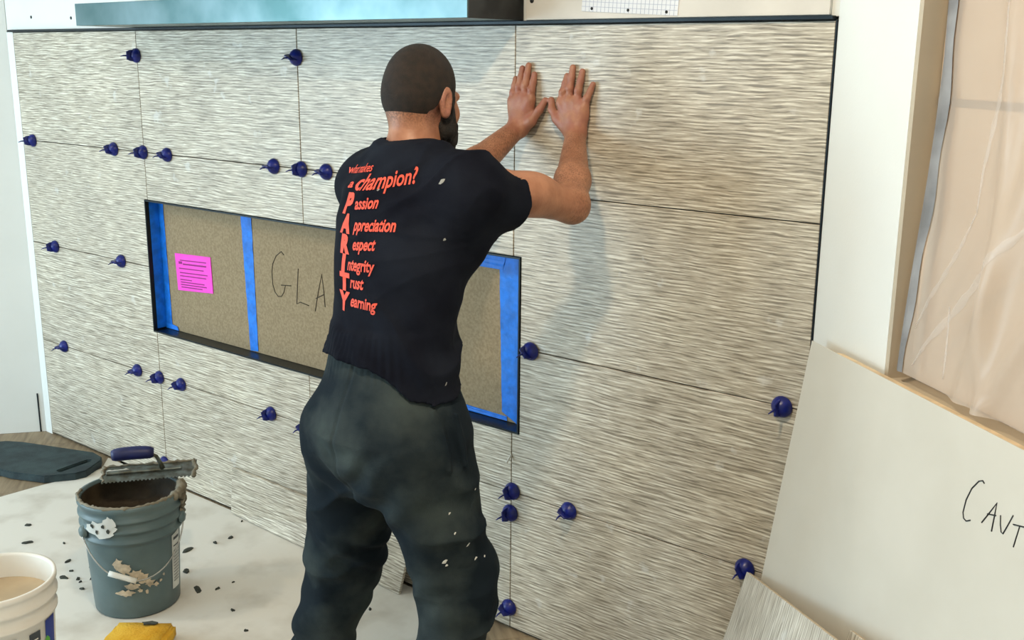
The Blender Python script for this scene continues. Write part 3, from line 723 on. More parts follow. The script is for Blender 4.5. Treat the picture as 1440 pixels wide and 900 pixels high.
for k, (da, zz, ra, rz) in enumerate(((.92, .19, .10, .020), (1.05, .165, .07, .022), (.95, .10, .08, .016))):
    rg = blob(12, ra, rz, 60+k, .3); 
    v = [((wr_(zz)+.002)*math.cos(vw+da), (wr_(zz)+.002)*math.sin(vw+da), zz)]
    for x_, z_ in rg: q = wr_(zz+z_)+.002; v.append((q*math.cos(vw+da+x_), q*math.sin(vw+da+x_), zz+z_))
    new_obj('green_mark', mesh(v, [(0, 1+j, 1+(j+1) % 12) for j in range(12)]), M_GREEN, WB)
for k in range(4):
    wpatch('printed_block', vw+.58, .215-.042*k, ((-.08, 0), (.16, .030)), M_LABELINK)
    wpatch('printed_gap', vw+.58, .222-.042*k, ((-.06, .0), (.10, .004)), M_WBUCKET, .0020)
wpatch('paper_patch', vw+.05, .20, ((-.25, -.06), (.22, .05)), M_LABEL)

# sponge
def sponge_me():
    bm = bmesh.new(); bmesh.ops.create_cube(bm, size=1)
    for v in bm.verts: v.co = Vector((v.co.x*.185, v.co.y*.125, v.co.z*.05+.025))
    bmesh.ops.bevel(bm, geom=bm.edges[:], offset=.012, segments=3, affect='EDGES')
    bmesh.ops.subdivide_edges(bm, edges=bm.edges[:], cuts=2, use_grid_fill=True)
    for v in bm.verts: v.co.z += .004*math.sin(v.co.x*40)*math.cos(v.co.y*37) if v.co.z > .03 else 0; v.co.x += .004*math.sin(v.co.y*50)
    return bm_mesh(bm, True)
spg = new_obj('sponge', sponge_me(), M_SPONGE, None, (1.985, -.800, CT)); spg.rotation_euler = (0, 0, math.radians(38))
tag(spg, 'yellow grout sponge with a dark smudge lying below the grey bucket', 'sponge')
sv = [(.016*math.cos(k*.7)*1.6*(1+.3*math.sin(k*2.3)), .010*math.sin(k*.7)*(1+.3*math.cos(k*3.1)), 0) for k in range(9)]
new_obj('smudge', prism_me([(x+.02, y+.040, .0545) for x, y, z in sv], (0, 0, .002)), M_CRUMB, spg)

# tile strip leaning on the foot of the wall
def leaning_strip():
    bl = Vector((1.400, -.016, CT+.002)); brr = Vector((2.365, -.062, CT+.002)); h = .190
    tl = Vector((1.400+.006, -.0035, CT+h)); t_r = Vector((2.365+.012, -.0035-.010, CT+h-.004))
    nrm = (brr-bl).cross(tl-bl).normalized()
    return prism_me([bl, brr, t_r, tl], nrm*.0105, .0008)
me = leaning_strip(); c_ = Vector((1.88, -.03, .1)); me.transform(Matrix.Translation(-c_))
st = new_obj('tile_strip', me, M_TILE, None, c_); tag(st, "long cut tile strip leaning on the foot of the tiled wall behind the man's legs", 'tile')

# big pale board leaning on the right wall
def board_frame():
    tl = Vector((3.7264, -.0695, 1.1199)); bl = tl+E2*.16; bl.z = .004
    return tl, bl, E1
tl, bl, bx_ = board_frame(); BW = 1.9
nb = bx_.cross(tl-bl).normalized()
if nb.dot(E2) < 0: nb = -nb
bo = bl; me = prism_me([Vector((0, 0, 0)), bx_*BW, bx_*BW+(tl-bl), tl-bl], nb*.0022)
bd = empty('leaning_board', bo); tag(bd, 'large pale board with CAUTION written on it leaning beside the tiled wall', 'board')
new_obj('face_sheet', me, M_BOARD, bd)
me = prism_me([Vector((0, 0, .001))+bx_*.001, bx_*(BW-.001)+Vector((0, 0, .001)), bx_*(BW-.001)+(tl-bl)*.9985, bx_*.10+(tl-bl)*.9985, bx_*.10+(tl-bl)*.990, bx_*.001+(tl-bl)*.990], -nb*.022)
new_obj('core', me, M_BOARDEDGE, bd)
# handwriting on the board: letters as pen strokes in board coordinates (u along, v up, metres)
upv = (tl-bl).normalized()
def ray_px(x, y): return cf+cr*((x-720)/FPX)-cu*((y-450)/FPX)
def on_board(u_, v_): return bx_*u_+upv*v_+nb*.0026
PEN = [[(.655, 1.040), (.649, 1.043), (.641, 1.039), (.628, 1.020), (.621, .995), (.621, .971), (.626, .962), (.634, .960), (.644, .966)],
       [(.672, .974), (.684, .997), (.696, 1.021), (.698, .995), (.700, .970)], [(.680, .994), (.701, 1.000)],
       [(.711, 1.005), (.716, .990), (.722, .979), (.727, .978), (.733, .997), (.739, 1.017)],
       [(.744, 1.003), (.775, 1.011)], [(.759, 1.007), (.758, .988), (.757, .968)],
       [(.804, 1.015), (.800, .967)], [(.838, 1.013), (.824, 1.001), (.822, .979), (.834, .967), (.850, .977), (.851, 1.0), (.838, 1.013)],
       [(.872, .967), (.876, 1.015), (.900, .967), (.904, 1.017)]]
for pl in PEN:
    new_obj('handwriting', tube_me([on_board(*p) for p in pl], .0013, 5), M_INK, bd)

# tile offcuts leaning on the board
def offcut(name, corner, left_dir, top_dir, hl, wl_, label):
    c = Vector(corner); L_ = Vector(left_dir).normalized(); T_ = Vector(top_dir).normalized()
    nn = T_.cross(L_).normalized()
    if nn.dot(E2) < 0: nn = -nn
    X = T_; Z = -(L_-T_*L_.dot(T_)).normalized()
    mtx = Matrix.Identity(4)
    Yv = Z.cross(X)
    for i in range(3): mtx[i][0] = X[i]; mtx[i][1] = Yv[i]; mtx[i][2] = Z[i]; mtx[i][3] = c[i]
    dn = L_.dot(-Z)*hl; sh = L_.dot(X)*hl
    ps = [(0, 0, 0), (sh, 0, -dn), (sh+wl_, 0, -dn), (wl_, 0, 0)]
    sgn = 1 if Yv.dot(nn) < 0 else -1
    e = empty(name); e.matrix_world = mtx; tag(e, label, 'tile offcut')
    new_obj('face', prism_me([Vector(p) for p in ps], Vector((0, sgn*.004, 0)), .0005), M_TILE_V, e)
    new_obj('body', prism_me([Vector(p)+Vector((0, sgn*.004, 0)) for p in ps], Vector((0, sgn*.007, 0)), .0005), M_TILE_EDGE, e)
    return e

# ---------------------------------------------------------------- implicit-surface modelling for the man
f32 = np.float32
def V(*a): return np.array(a, f32)
def rcone(P, a, b, ra, rb):
    a = np.asarray(a, f32); b = np.asarray(b, f32); ba = b-a
    t = np.clip(((P-a)@ba)/f32(ba@ba), 0, 1)
    return np.linalg.norm(P-a-t[:, None]*ba, axis=1)-(ra+(rb-ra)*t)
def ell(P, c, ax, rad):
    q = (P-np.asarray(c, f32))@np.asarray(ax, f32).T; r = np.asarray(rad, f32)
    k0 = np.linalg.norm(q/r, axis=1); k1 = np.linalg.norm(q/(r*r), axis=1)+1e-9
    return k0*(k0-1)/k1
def smin(a, b, k):
    h = np.clip(.5+.5*(b-a)/k, 0, 1); return b*(1-h)+a*h-k*h*(1-h)
def smax(a, b, k): return -smin(-a, -b, k)
LAT = RNG.random((24, 24, 24)).astype(f32)
def vnoise(P):
    i = np.floor(P).astype(np.int32); f = (P-i).astype(f32); f = f*f*(3-2*f)
    r = 0
    for dx in (0, 1):
        for dy in (0, 1):
            for dz_ in (0, 1):
                w_ = (f[:, 0] if dx else 1-f[:, 0])*(f[:, 1] if dy else 1-f[:, 1])*(f[:, 2] if dz_ else 1-f[:, 2])
                r = r+w_*LAT[(i[:, 0]+dx) % 24, (i[:, 1]+dy) % 24, (i[:, 2]+dz_) % 24]
    return r-.5
def loft(P, table, yaw):
    """stack of ellipses: rows z, cx, cy, half width, half depth"""
    T = np.array(table, f32); T = T[np.argsort(T[:, 0])]
    z = np.clip(P[:, 2], T[0, 0], T[-1, 0])
    I = lambda k: np.interp(z, T[:, 0], T[:, k]).astype(f32)
    cx, cy, a_, b_ = I(1), I(2), I(3), I(4)
    dx = P[:, 0]-cx; dy = P[:, 1]-cy; c, s = math.cos(yaw), math.sin(yaw)
    uu = (dx*c-dy*s)/a_; ww = (dx*s+dy*c)/b_
    k0 = np.sqrt(uu*uu+ww*ww); k1 = np.sqrt((uu/a_)**2+(ww/b_)**2)+1e-6
    d = k0*(k0-1)/k1
    dz_ = np.maximum(T[0, 0]-P[:, 2], P[:, 2]-T[-1, 0])
    return np.where(dz_ > 0, np.sqrt(np.maximum(d, 0)**2+dz_**2)*(1)+np.minimum(d, 0)*0, np.maximum(d, dz_))
def voxmesh(fn, lo, hi, h, B=8):
    lo = np.array(lo, f32); nb_ = np.ceil((np.array(hi)-lo)/(h*B)).astype(int)
    bc = np.stack(np.meshgrid(*[np.arange(n) for n in nb_], indexing='ij'), -1).reshape(-1, 3)
    cd_ = fn((lo+(bc+.5)*B*h-.5*h).astype(f32))
    act = np.abs(cd_) < B*h*.87*1.45+.004
    D = np.repeat(np.repeat(np.repeat(cd_.reshape(nb_).astype(f32), B, 0), B, 1), B, 2)
    loc = np.stack(np.meshgrid(*[np.arange(B)]*3, indexing='ij'), -1).reshape(-1, 3)
    ab = bc[act]
    for s0 in range(0, len(ab), 600):
        idx = (ab[s0:s0+600, None, :]*B+loc[None]).reshape(-1, 3)
        D[idx[:, 0], idx[:, 1], idx[:, 2]] = fn((lo+idx*h).astype(f32))
    sg = D < 0
    n = np.array(D.shape)
    m = np.zeros(n-1, np.int8)
    for dx in (0, 1):
        for dy in (0, 1):
            for dz_ in (0, 1): m += sg[dx:n[0]-1+dx, dy:n[1]-1+dy, dz_:n[2]-1+dz_]
    cells = np.argwhere((m > 0) & (m < 8))
    vid = np.full(n-1, -1, np.int32); vid[cells[:, 0], cells[:, 1], cells[:, 2]] = np.arange(len(cells))
    acc = np.zeros((len(cells), 3)); cnt = np.zeros(len(cells))
    for ax in range(3):
        o1, o2 = [k for k in range(3) if k != ax]
        for p in (0, 1):
            for q in (0, 1):
                A_ = cells.copy(); A_[:, o1] += p; A_[:, o2] += q; B_ = A_.copy(); B_[:, ax] += 1
                va = D[A_[:, 0], A_[:, 1], A_[:, 2]]; vb = D[B_[:, 0], B_[:, 1], B_[:, 2]]
                x = (va < 0) != (vb < 0); t = np.where(x, va/np.where(x, va-vb, 1), 0)
                pt = A_.astype(float); pt[:, ax] += t
                acc[x] += pt[x]; cnt[x] += 1
    verts = lo+acc/cnt[:, None]*h
    faces = []
    for ax in range(3):
        o1, o2 = [(1, 2), (2, 0), (0, 1)][ax]
        s0 = [slice(None)]*3; s1 = [slice(None)]*3; s0[ax] = slice(0, -1); s1[ax] = slice(1, None)
        a_ = sg[tuple(s0)]; b_ = sg[tuple(s1)]
        e = np.argwhere(a_ != b_); fl_ = a_[e[:, 0], e[:, 1], e[:, 2]]
        ok = (e[:, o1] > 0) & (e[:, o2] > 0) & (e[:, o1] < n[o1]-1) & (e[:, o2] < n[o2]-1); e = e[ok]; fl_ = fl_[ok]
        def g(p, q): c = e.copy(); c[:, o1] -= p; c[:, o2] -= q; return vid[c[:, 0], c[:, 1], c[:, 2]]
        q = np.stack([g(1, 1), g(0, 1), g(0, 0), g(1, 0)], 1)
        q[~fl_] = q[~fl_][:, ::-1]
        faces.append(q)
    F_ = np.concatenate(faces); F_ = F_[(F_ >= 0).all(1)]
    me = bpy.data.meshes.new('m')
    me.vertices.add(len(verts)); me.vertices.foreach_set('co', verts.astype(f32).ravel())
    me.loops.add(F_.size); me.loops.foreach_set('vertex_index', F_.astype(np.int32).ravel())
    me.polygons.add(len(F_)); me.polygons.foreach_set('loop_start', np.arange(0, F_.size, 4, dtype=np.int32))
    me.polygons.foreach_set('loop_total', np.full(len(F_), 4, np.int32))
    me.polygons.foreach_set('use_smooth', np.ones(len(F_), bool)); me.update(calc_edges=True); me.validate()
    return me

# joints (metres, world)
SH_R = V(3.108, -.555, 1.472); EL_R = V(3.160, -.250, 1.402); WR_R = V(3.012, -.040, 1.548)
SH_L = V(2.748, -.505, 1.462); EL_L = V(2.815, -.285, 1.430); WR_L = V(2.815, -.040, 1.556)
HP_R = V(3.075, -.700, .90); KN_R = V(3.135, -.640, .50); AN_R = V(3.140, -.720, .10)
HP_L = V(2.865, -.690, .90); KN_L = V(2.745, -.640, .50); AN_L = V(2.655, -.690, .10)
C7 = V(2.912, -.562, 1.535)
HC = V(2.900, -.500, 1.663)
TYAW = math.radians(3)
hy, hpit = math.radians(-7), math.radians(12)
HF = V(math.sin(hy)*math.cos(hpit), math.cos(hy)*math.cos(hpit), -math.sin(hpit)); HR = V(math.cos(hy), -math.sin(hy), 0); HU = np.cross(HR, HF)
HAX = np.stack([HR, HF, HU])
def hp_(x, y, z): return HC+HR*x+HF*y+HU*z

def cranium(P):
    d = ell(P, hp_(0, -.012, .020), HAX, (.0735, .092, .090))
    d = smin(d, ell(P, hp_(0, -.045, -.018), HAX, (.060, .050, .058)), .03)
    return d
def head(P):
    d = cranium(P)
    d = smin(d, ell(P, hp_(0, .036, -.030), HAX, (.063, .060, .085)), .025)
    d = smin(d, ell(P, hp_(0, .042, -.085), HAX, (.050, .054, .040)), .025)
    d = smin(d, rcone(P, hp_(-.036, .086, .012), hp_(.036, .086, .012), .011, .011), .014)
    for s in (-1, 1):
        d = smin(d, ell(P, hp_(s*.040, .068, -.034), HAX, (.022, .022, .024)), .02)
        d = smax(d, -ell(P, hp_(s*.032, .101, -.008), HAX, (.016, .012, .010)), .008)
    d = smin(d, rcone(P, hp_(0, .094, .002), hp_(0, .116, -.034), .007, .012), .010)
    for s in (-1, 1): d = smin(d, ell(P, hp_(s*.012, .105, -.038), HAX, (.009, .011, .008)), .006)
    d = smin(d, rcone(P, hp_(-.018, .090, -.066), hp_(.018, .090, -.066), .008, .008), .008)
    for s in (-1, 1):
        tilt = HAX.copy(); ca, sa = math.cos(.32), math.sin(.32)
        ex = HR*ca*s-HF*sa*1.0; ey = HF*ca+HR*sa*s; tax = np.stack([ex*s, ey, HU])
        c = hp_(s*.079, -.010, -.016)
        e = ell(P, c, tax, (.0080, .0170, .034))
        e = smin(e, ell(P, c-HU*.026+HF*.004, tax, (.007, .011, .012)), .008)
        e = smax(e, -ell(P, c+ex*.009+ey*.003-HU*.000, tax, (.0085, .0105, .024)), .003)
        e = smin(e, rcone(P, c+ey*.010+ex*.002-HU*.012, c+ey*.008+ex*.002-HU*.002, .004, .004), .004)
        d = smin(d, e, .006)
    return d
FING = dict(
 R=[((2.955, 1.636), (2.966, 1.712), .0104), ((2.981, 1.640), (2.984, 1.734), .0106), ((3.006, 1.638), (3.015, 1.724), .0104), ((3.029, 1.628), (3.050, 1.692), .0094)],
 L=[((2.852, 1.640), (2.856, 1.714), .0104), ((2.829, 1.644), (2.836, 1.738), .0106), ((2.807, 1.641), (2.814, 1.730), .0102), ((2.788, 1.634), (2.791, 1.702), .0094)])
def hand(P, side):
    w = WR_R if side == 'R' else WR_L
    cx = 3.000 if side == 'R' else 2.820
    wc = V(w[0], -.027, w[2]+.004)
    d = None
    palm = None
    for (bx0, bz0), (tx, tz), r in FING[side]:
        m0 = V(wc[0]+(bx0-wc[0])*.32, -.024, wc[2]+.012); k = V(bx0, -.019, bz0)
        c = rcone(P, m0, k, .0165, .0140)
        palm = c if palm is None else smin(palm, c, .014)
    palm = smin(palm, ell(P, V(cx, -.017, 1.603), np.eye(3), (.042, .015, .042)), .016)
    fin = None
    for (bx0, bz0), (tx, tz), r in FING[side]:
        a_ = V(bx0, -.0185, bz0-.006); b_ = V(tx, -.0085, tz-.008)
        p1 = a_+(b_-a_)*.42+V(0, -.003, 0); p2 = a_+(b_-a_)*.72+V(0, -.001, 0)
        g = rcone(P, a_, p1, r*1.03, r*.97); g = smin(g, rcone(P, p1, p2, r*.98, r*.90), .004); g = smin(g, rcone(P, p2, b_, r*.90, r*.80), .004)
        g = smin(g, ell(P, p1+V(0, -.0015, 0), np.eye(3), (r*1.0, r*1.0, r*1.05)), .004)
        g = smax(g, -ell(P, b_+V(0, -.0105, .002), np.eye(3), (.0052, .0035, .0075)), .0012)     # nail bed
        fin = g if fin is None else np.minimum(fin, g)
    d = smin(palm, fin, .006)
    # tendons
    for (bx0, bz0), _, r in FING[side]:
        d = smin(d, rcone(P, V(wc[0]+(bx0-wc[0])*.30, -.034, wc[2]+.03), V(bx0, -.0285, bz0-.004), .0022, .0042), .007)
    if side == 'R':
        t0, t1, t2, t3 = V(2.984, -.026, 1.566), V(2.948, -.024, 1.592), V(2.926, -.019, 1.615), V(2.918, -.012, 1.640)
    else:
        t0, t1, t2, t3 = V(2.830, -.028, 1.562), V(2.862, -.028, 1.582), V(2.884, -.021, 1.612), V(2.897, -.012, 1.638)
    th = rcone(P, t0, t1, .019, .0155); th = smin(th, rcone(P, t1, t2, .0135, .0108), .006); th = smin(th, rcone(P, t2, t3, .0112, .0088), .005)
    d = smin(d, th, .008)
    d = smin(d, rcone(P, wc, V(cx, -.022, 1.585), .024, .020), .020)
    return d
def arm(P, sh, el, wr, side):
    wc = V(wr[0], -.030 if side == 'R' else -.032, wr[2]+.004)
    up = rcone(P, sh, el, .054, .042)
    mid = el+(wc-el)*.33
    fo = smin(rcone(P, el, mid, .040, .0435), rcone(P, mid, wc, .0435, .0265), .02)
    dirv = (wc-el)/np.linalg.norm(wc-el)
    d = smin(up, fo, .028)
    # point of the elbow and muscle belly
    out = (el-(sh+wc)*.5); out = out/np.linalg.norm(out)
    d = smin(d, rcone(P, el+out*.012, el+out*.014+dirv*.01, .030, .028), .02)
    d = smin(d, ell(P, sh+(el-sh)*.55+V(0, 0, .008), np.eye(3), (.046, .075, .046)), .03)
    return d
TORSO = [(.98, 2.965, -.70, .165, .115), (1.10, 2.955, -.685, .155, .105), (1.20, 2.962, -.66, .150, .105), (1.32, 2.952, -.630, .158, .110), (1.42, 2.940, -.60, .155, .108), (1.50, 2.915, -.575, .12, .075)]
def body(P):
    d = head(P)
    d = smin(d, rcone(P, hp_(0, -.030, -.060), V(2.918, -.556, 1.515), .051, .058), .03)
    d = smin(d, rcone(P, hp_(0, .015, -.085), V(2.905, -.520, 1.50), .046, .055), .03)
    t = loft(P, TORSO, TYAW)
    t = smin(t, rcone(P, V(2.912, -.56, 1.51), SH_R-V(.02, 0, .01), .050, .045), .04)
    t = smin(t, rcone(P, V(2.905, -.56, 1.51), SH_L+V(.02, 0, -.01), .050, .045), .04)
    d = smin(d, t, .03)
    for h_, k_, a_ in ((HP_R, KN_R, AN_R), (HP_L, KN_L, AN_L)):
        d = smin(d, rcone(P, h_, k_, .080, .055), .05); d = smin(d, rcone(P, k_, a_, .055, .038), .03)
    for sh, el, wr, sd in ((SH_R, EL_R, WR_R, 'R'), (SH_L, EL_L, WR_L, 'L')):
        x = smin(arm(P, sh, el, wr, sd), hand(P, sd), .014)
        d = smin(d, x, .012) if sd == 'L' else smin(d, x, .012)
    d = np.maximum(d, P[:, 1]+.0006)           # flat against the tile face
    return d
person = new_obj('person', voxmesh(body, (2.55, -.95, .04), (3.30, .02, 1.80), .0031), M_SKIN)
def paint(me, name, vals):
    at = me.attributes.new(name, 'FLOAT', 'POINT'); at.data.foreach_set('value', np.clip(vals, 0, 1).astype(f32))
def skin_masks(o):
    me = o.data; n = len(me.vertices); P = np.empty(n*3, f32); me.vertices.foreach_get('co', P); P = P.reshape(-1, 3)
    hand_d = np.minimum(np.linalg.norm(P-V(3.0, -.02, 1.65), axis=1), np.linalg.norm(P-V(2.83, -.02, 1.65), axis=1))
    ear_d = np.linalg.norm(P-hp_(.075, -.01, -.03), axis=1)
    paint(me, 'flush', np.maximum(np.clip((.15-hand_d)/.07, 0, 1), .9*np.clip((.07-ear_d)/.04, 0, 1)))
    fo = np.minimum(rcone(P, EL_R, WR_R, .03, .03), rcone(P, EL_L, WR_L, .03, .03))
    paint(me, 'arm_hair', np.clip((.035-fo)/.02, 0, 1)*np.clip((hand_d-.09)/.03, 0, 1)*np.clip((-.03-P[:, 1])/.02, 0, 1))
    q = (P-HC)@HAX.T
    st = np.clip(1-(-.055-q[:, 2])/.040, 0, 1)*(q[:, 1] < .03)*(q[:, 2] > -.12)*(q[:, 2] < .02)
    paint(me, 'stubble', st*np.clip(.95-np.clip(q[:, 0]-.02, 0, .1)*9, .0, 1)*(np.linalg.norm(q, axis=1) < .16))
skin_masks(person)
nt = M_SKIN.node_tree; B_ = nt.nodes['Principled BSDF']; src = B_.inputs['Base Color'].links[0].from_socket
def mask_mix(src, attr, col, scale, lo, hi, amt, stretch=(1, 1, 1)):
    at = nt.nodes.new('ShaderNodeAttribute'); at.attribute_name = attr
    tc = nt.nodes.new('ShaderNodeTexCoord'); mp = nt.nodes.new('ShaderNodeMapping'); mp.inputs['Scale'].default_value = stretch
    nt.links.new(tc.outputs['Object'], mp.inputs[0])
    nz = nt.nodes.new('ShaderNodeTexNoise'); nz.inputs['Scale'].default_value = scale; nz.inputs['Detail'].default_value = 3; nt.links.new(mp.outputs[0], nz.inputs['Vector'])
    mr = nt.nodes.new('ShaderNodeMapRange'); mr.inputs[1].default_value = lo; mr.inputs[2].default_value = hi; mr.inputs[4].default_value = amt; nt.links.new(nz.outputs['Fac'], mr.inputs[0])
    mu = nt.nodes.new('ShaderNodeMath'); mu.operation = 'MULTIPLY'; nt.links.new(at.outputs['Fac'], mu.inputs[0]); nt.links.new(mr.outputs[0], mu.inputs[1])
    mx = nt.nodes.new('ShaderNodeMix'); mx.data_type = 'RGBA'; nt.links.new(mu.outputs[0], mx.inputs[0]); nt.links.new(src, mx.inputs[6]); mx.inputs[7].default_value = (*col, 1)
    return mx.outputs[2]
src = mask_mix(src, 'flush', (.34, .125, .085), 40, .30, .62, .85)
src = mask_mix(src, 'arm_hair', (.09, .04, .018), 330, .42, .66, .62, (1, 1, .4))
src = mask_mix(src, 'stubble', (.05, .025, .015), 240, .35, .65, .9)
nt.links.new(src, B_.inputs['Base Color'])
tag(person, 'man in black printed t-shirt and dark sweatpants pressing both palms on the tiled wall', 'person')

def hair(P):
    d = cranium(P)-.0045
    q = (P-HC)@HAX.T
    nz = vnoise(P*150)*.010+vnoise(P*60)*.012+vnoise(P*30)*.008
    # hairline: temple in front, round the ear, down to the nape
    front = q[:, 1]-(.070-.35*np.maximum(q[:, 2]-.05, 0)+nz)
    line = np.where(q[:, 1] > -.012, -.004+np.clip((q[:, 1]+.012)*.25, 0, .03), -.004-np.clip((-.012-q[:, 1])*1.35, 0, .082))
    low = (line+nz)-q[:, 2]
    d = smax(d, low*.7, .004); d = smax(d, front*.8, .004)
    return d
new_obj('hair', voxmesh(hair, HC-.16, HC+.16, .0028), M_HAIR, person)
def beard(P):
    q = (P-HC)@HAX.T
    d = ell(P, hp_(0, .052, -.088), HAX, (.067, .064, .056))
    d = smin(d, ell(P, hp_(0, .066, -.135), HAX, (.046, .045, .055)), .03)
    d = smin(d, ell(P, hp_(0, .072, -.178), HAX, (.034, .036, .040)), .03)
    for s in (-1, 1):
        d = smin(d, rcone(P, hp_(s*.066, .020, .012), hp_(s*.062, .026, -.075), .010, .024), .02)
    d = smin(d, rcone(P, hp_(-.028, .098, -.056), hp_(.028, .098, -.056), .013, .013), .014)
    nz = vnoise(np.stack([P[:, 0]*130, P[:, 1]*130, P[:, 2]*35], 1))*.009
    d = d+nz
    return d
new_obj('beard', voxmesh(beard, HC-V(.14, .14, .26), HC+V(.14, .2, .06), .0030), M_BEARD, person)
for s in (-1, 1):
    e = new_obj('eye', lathe_me([(0, -.0105), (.005, -.009), (.009, -.005), (.0105, 0), (.009, .005), (.005, .009), (0, .0105)], 14), M_GRIP, person, Vector(hp_(s*.032, .084, -.008)))
    new_obj('iris', lathe_me([(0, .0015), (.004, .001), (.005, -.001)], 10), M_INK, e, Vector(HF*.0104)).rotation_euler = Vector(HF).to_track_quat('Z', 'Y').to_euler()

# t-shirt
SHIRT = [(.93, 2.985, -.712, .180, .140), (1.00, 2.978, -.705, .182, .140), (1.06, 2.974, -.695, .176, .132), (1.12, 2.972, -.682, .170, .126), (1.20, 2.966, -.662, .172, .126), (1.30, 2.958, -.637, .180, .130), (1.38, 2.948, -.615, .184, .130), (1.45, 2.938, -.592, .176, .122), (1.50, 2.928, -.575, .145, .100), (1.55, 2.918, -.560, .085, .075)]
def shirt(P):
    d = loft(P, SHIRT, TYAW)
    for sh, el, nk in ((SH_R, EL_R, V(2.935, -.565, 1.505)), (SH_L, EL_L, V(2.885, -.565, 1.505))):
        ax = (el-sh)/np.linalg.norm(el-sh); end = sh+(el-sh)*.40
        d = smin(d, rcone(P, nk, sh, .062, .070), .05)
        s = rcone(P, sh-V(0, .03, .03), end+ax*.06-V(0, 0, .012), .080, .068)
        s = smax(s, (P-end)@ax, .006)
        d = smin(d, s, .05)
    # armpit fullness on the raised right side
    d = smin(d, ell(P, V(3.075, -.560, 1.375), np.eye(3), (.060, .085, .10)), .06)
    # folds: pulled from the armpit towards the spine, gathers above the hem
    q1 = P[:, 2]*1.0+(P[:, 0]-2.95)*.9; q2 = P[:, 2]*1.0-(P[:, 0]-2.95)*.7
    wz = np.clip((1.24-P[:, 2])/.16, 0, 1); wt_ = np.clip((P[:, 2]-1.36)/.10, 0, 1)
    rg = lambda x: (1-np.abs(np.sin(x)))**2-.3
    fold = .0075*np.sin(q1*68+vnoise(P*9)*7)*wz+.0045*np.sin(q2*85+vnoise(P*11+5)*6)*wt_*np.clip(.5+vnoise(P*6)*2, 0, 1)
    fold = fold+vnoise(P*13)*.010+vnoise(np.stack([P[:, 0]*20, P[:, 1]*20, P[:, 2]*8], 1))*.008*wz
    d = d+fold
    d = d-.013*rg((P[:, 2]+(P[:, 0]-2.95)*.62)*17+.7+vnoise(P*7+2)*3.2)*np.clip((1.27-P[:, 2])/.10, 0, 1)
    d = d-.008*rg((P[:, 2]-(P[:, 0]-2.95)*.9)*21+vnoise(P*8+7)*3.5)*np.clip((P[:, 2]-1.40)/.06, 0, 1)*np.clip((P[:, 0]-2.93)/.05, 0, 1)
    d = d-.0045*rg(np.arctan2(P[:, 2]-1.36, P[:, 0]-3.20)*9+vnoise(P*8+4)*2.5)*np.exp(-((P[:, 0]-3.02)**2+(P[:, 2]-1.33)**2)/.012)
    lowm = P[:, 2] < 1.17
    if lowm.any():
        dl_ = d[lowm]; d[lowm] = smin(dl_, pants(P[lowm])-.009, .02)
    # hem plane: dips on the wearer's right; hollow behind it so that the cloth reads as a layer
    hz_ = np.interp(P[:, 0], [2.78, 2.95, 3.03, 3.08, 3.13, 3.20], [1.078, 1.090, 1.086, 1.060, 1.022, 1.000]).astype(f32)+.003*np.sin(P[:, 0]*31)
    d = smax(d, hz_-P[:, 2], .005)
    d = smax(d, -np.maximum(d+.007, P[:, 2]-hz_-.010), .003)
    # neck opening and sleeve openings
    nk = rcone(P, V(2.905, -.545, 1.515), hp_(0, -.028, -.05), .067, .071)
    d = smax(d, -nk, .006)
    for sh, el in ((SH_R, EL_R), (SH_L, EL_L)):
        ax = (el-sh)/np.linalg.norm(el-sh); end = sh+(el-sh)*.40
        d = smax(d, -rcone(P, end-ax*.035, end+ax*.08, .046, .064), .004)
    return d
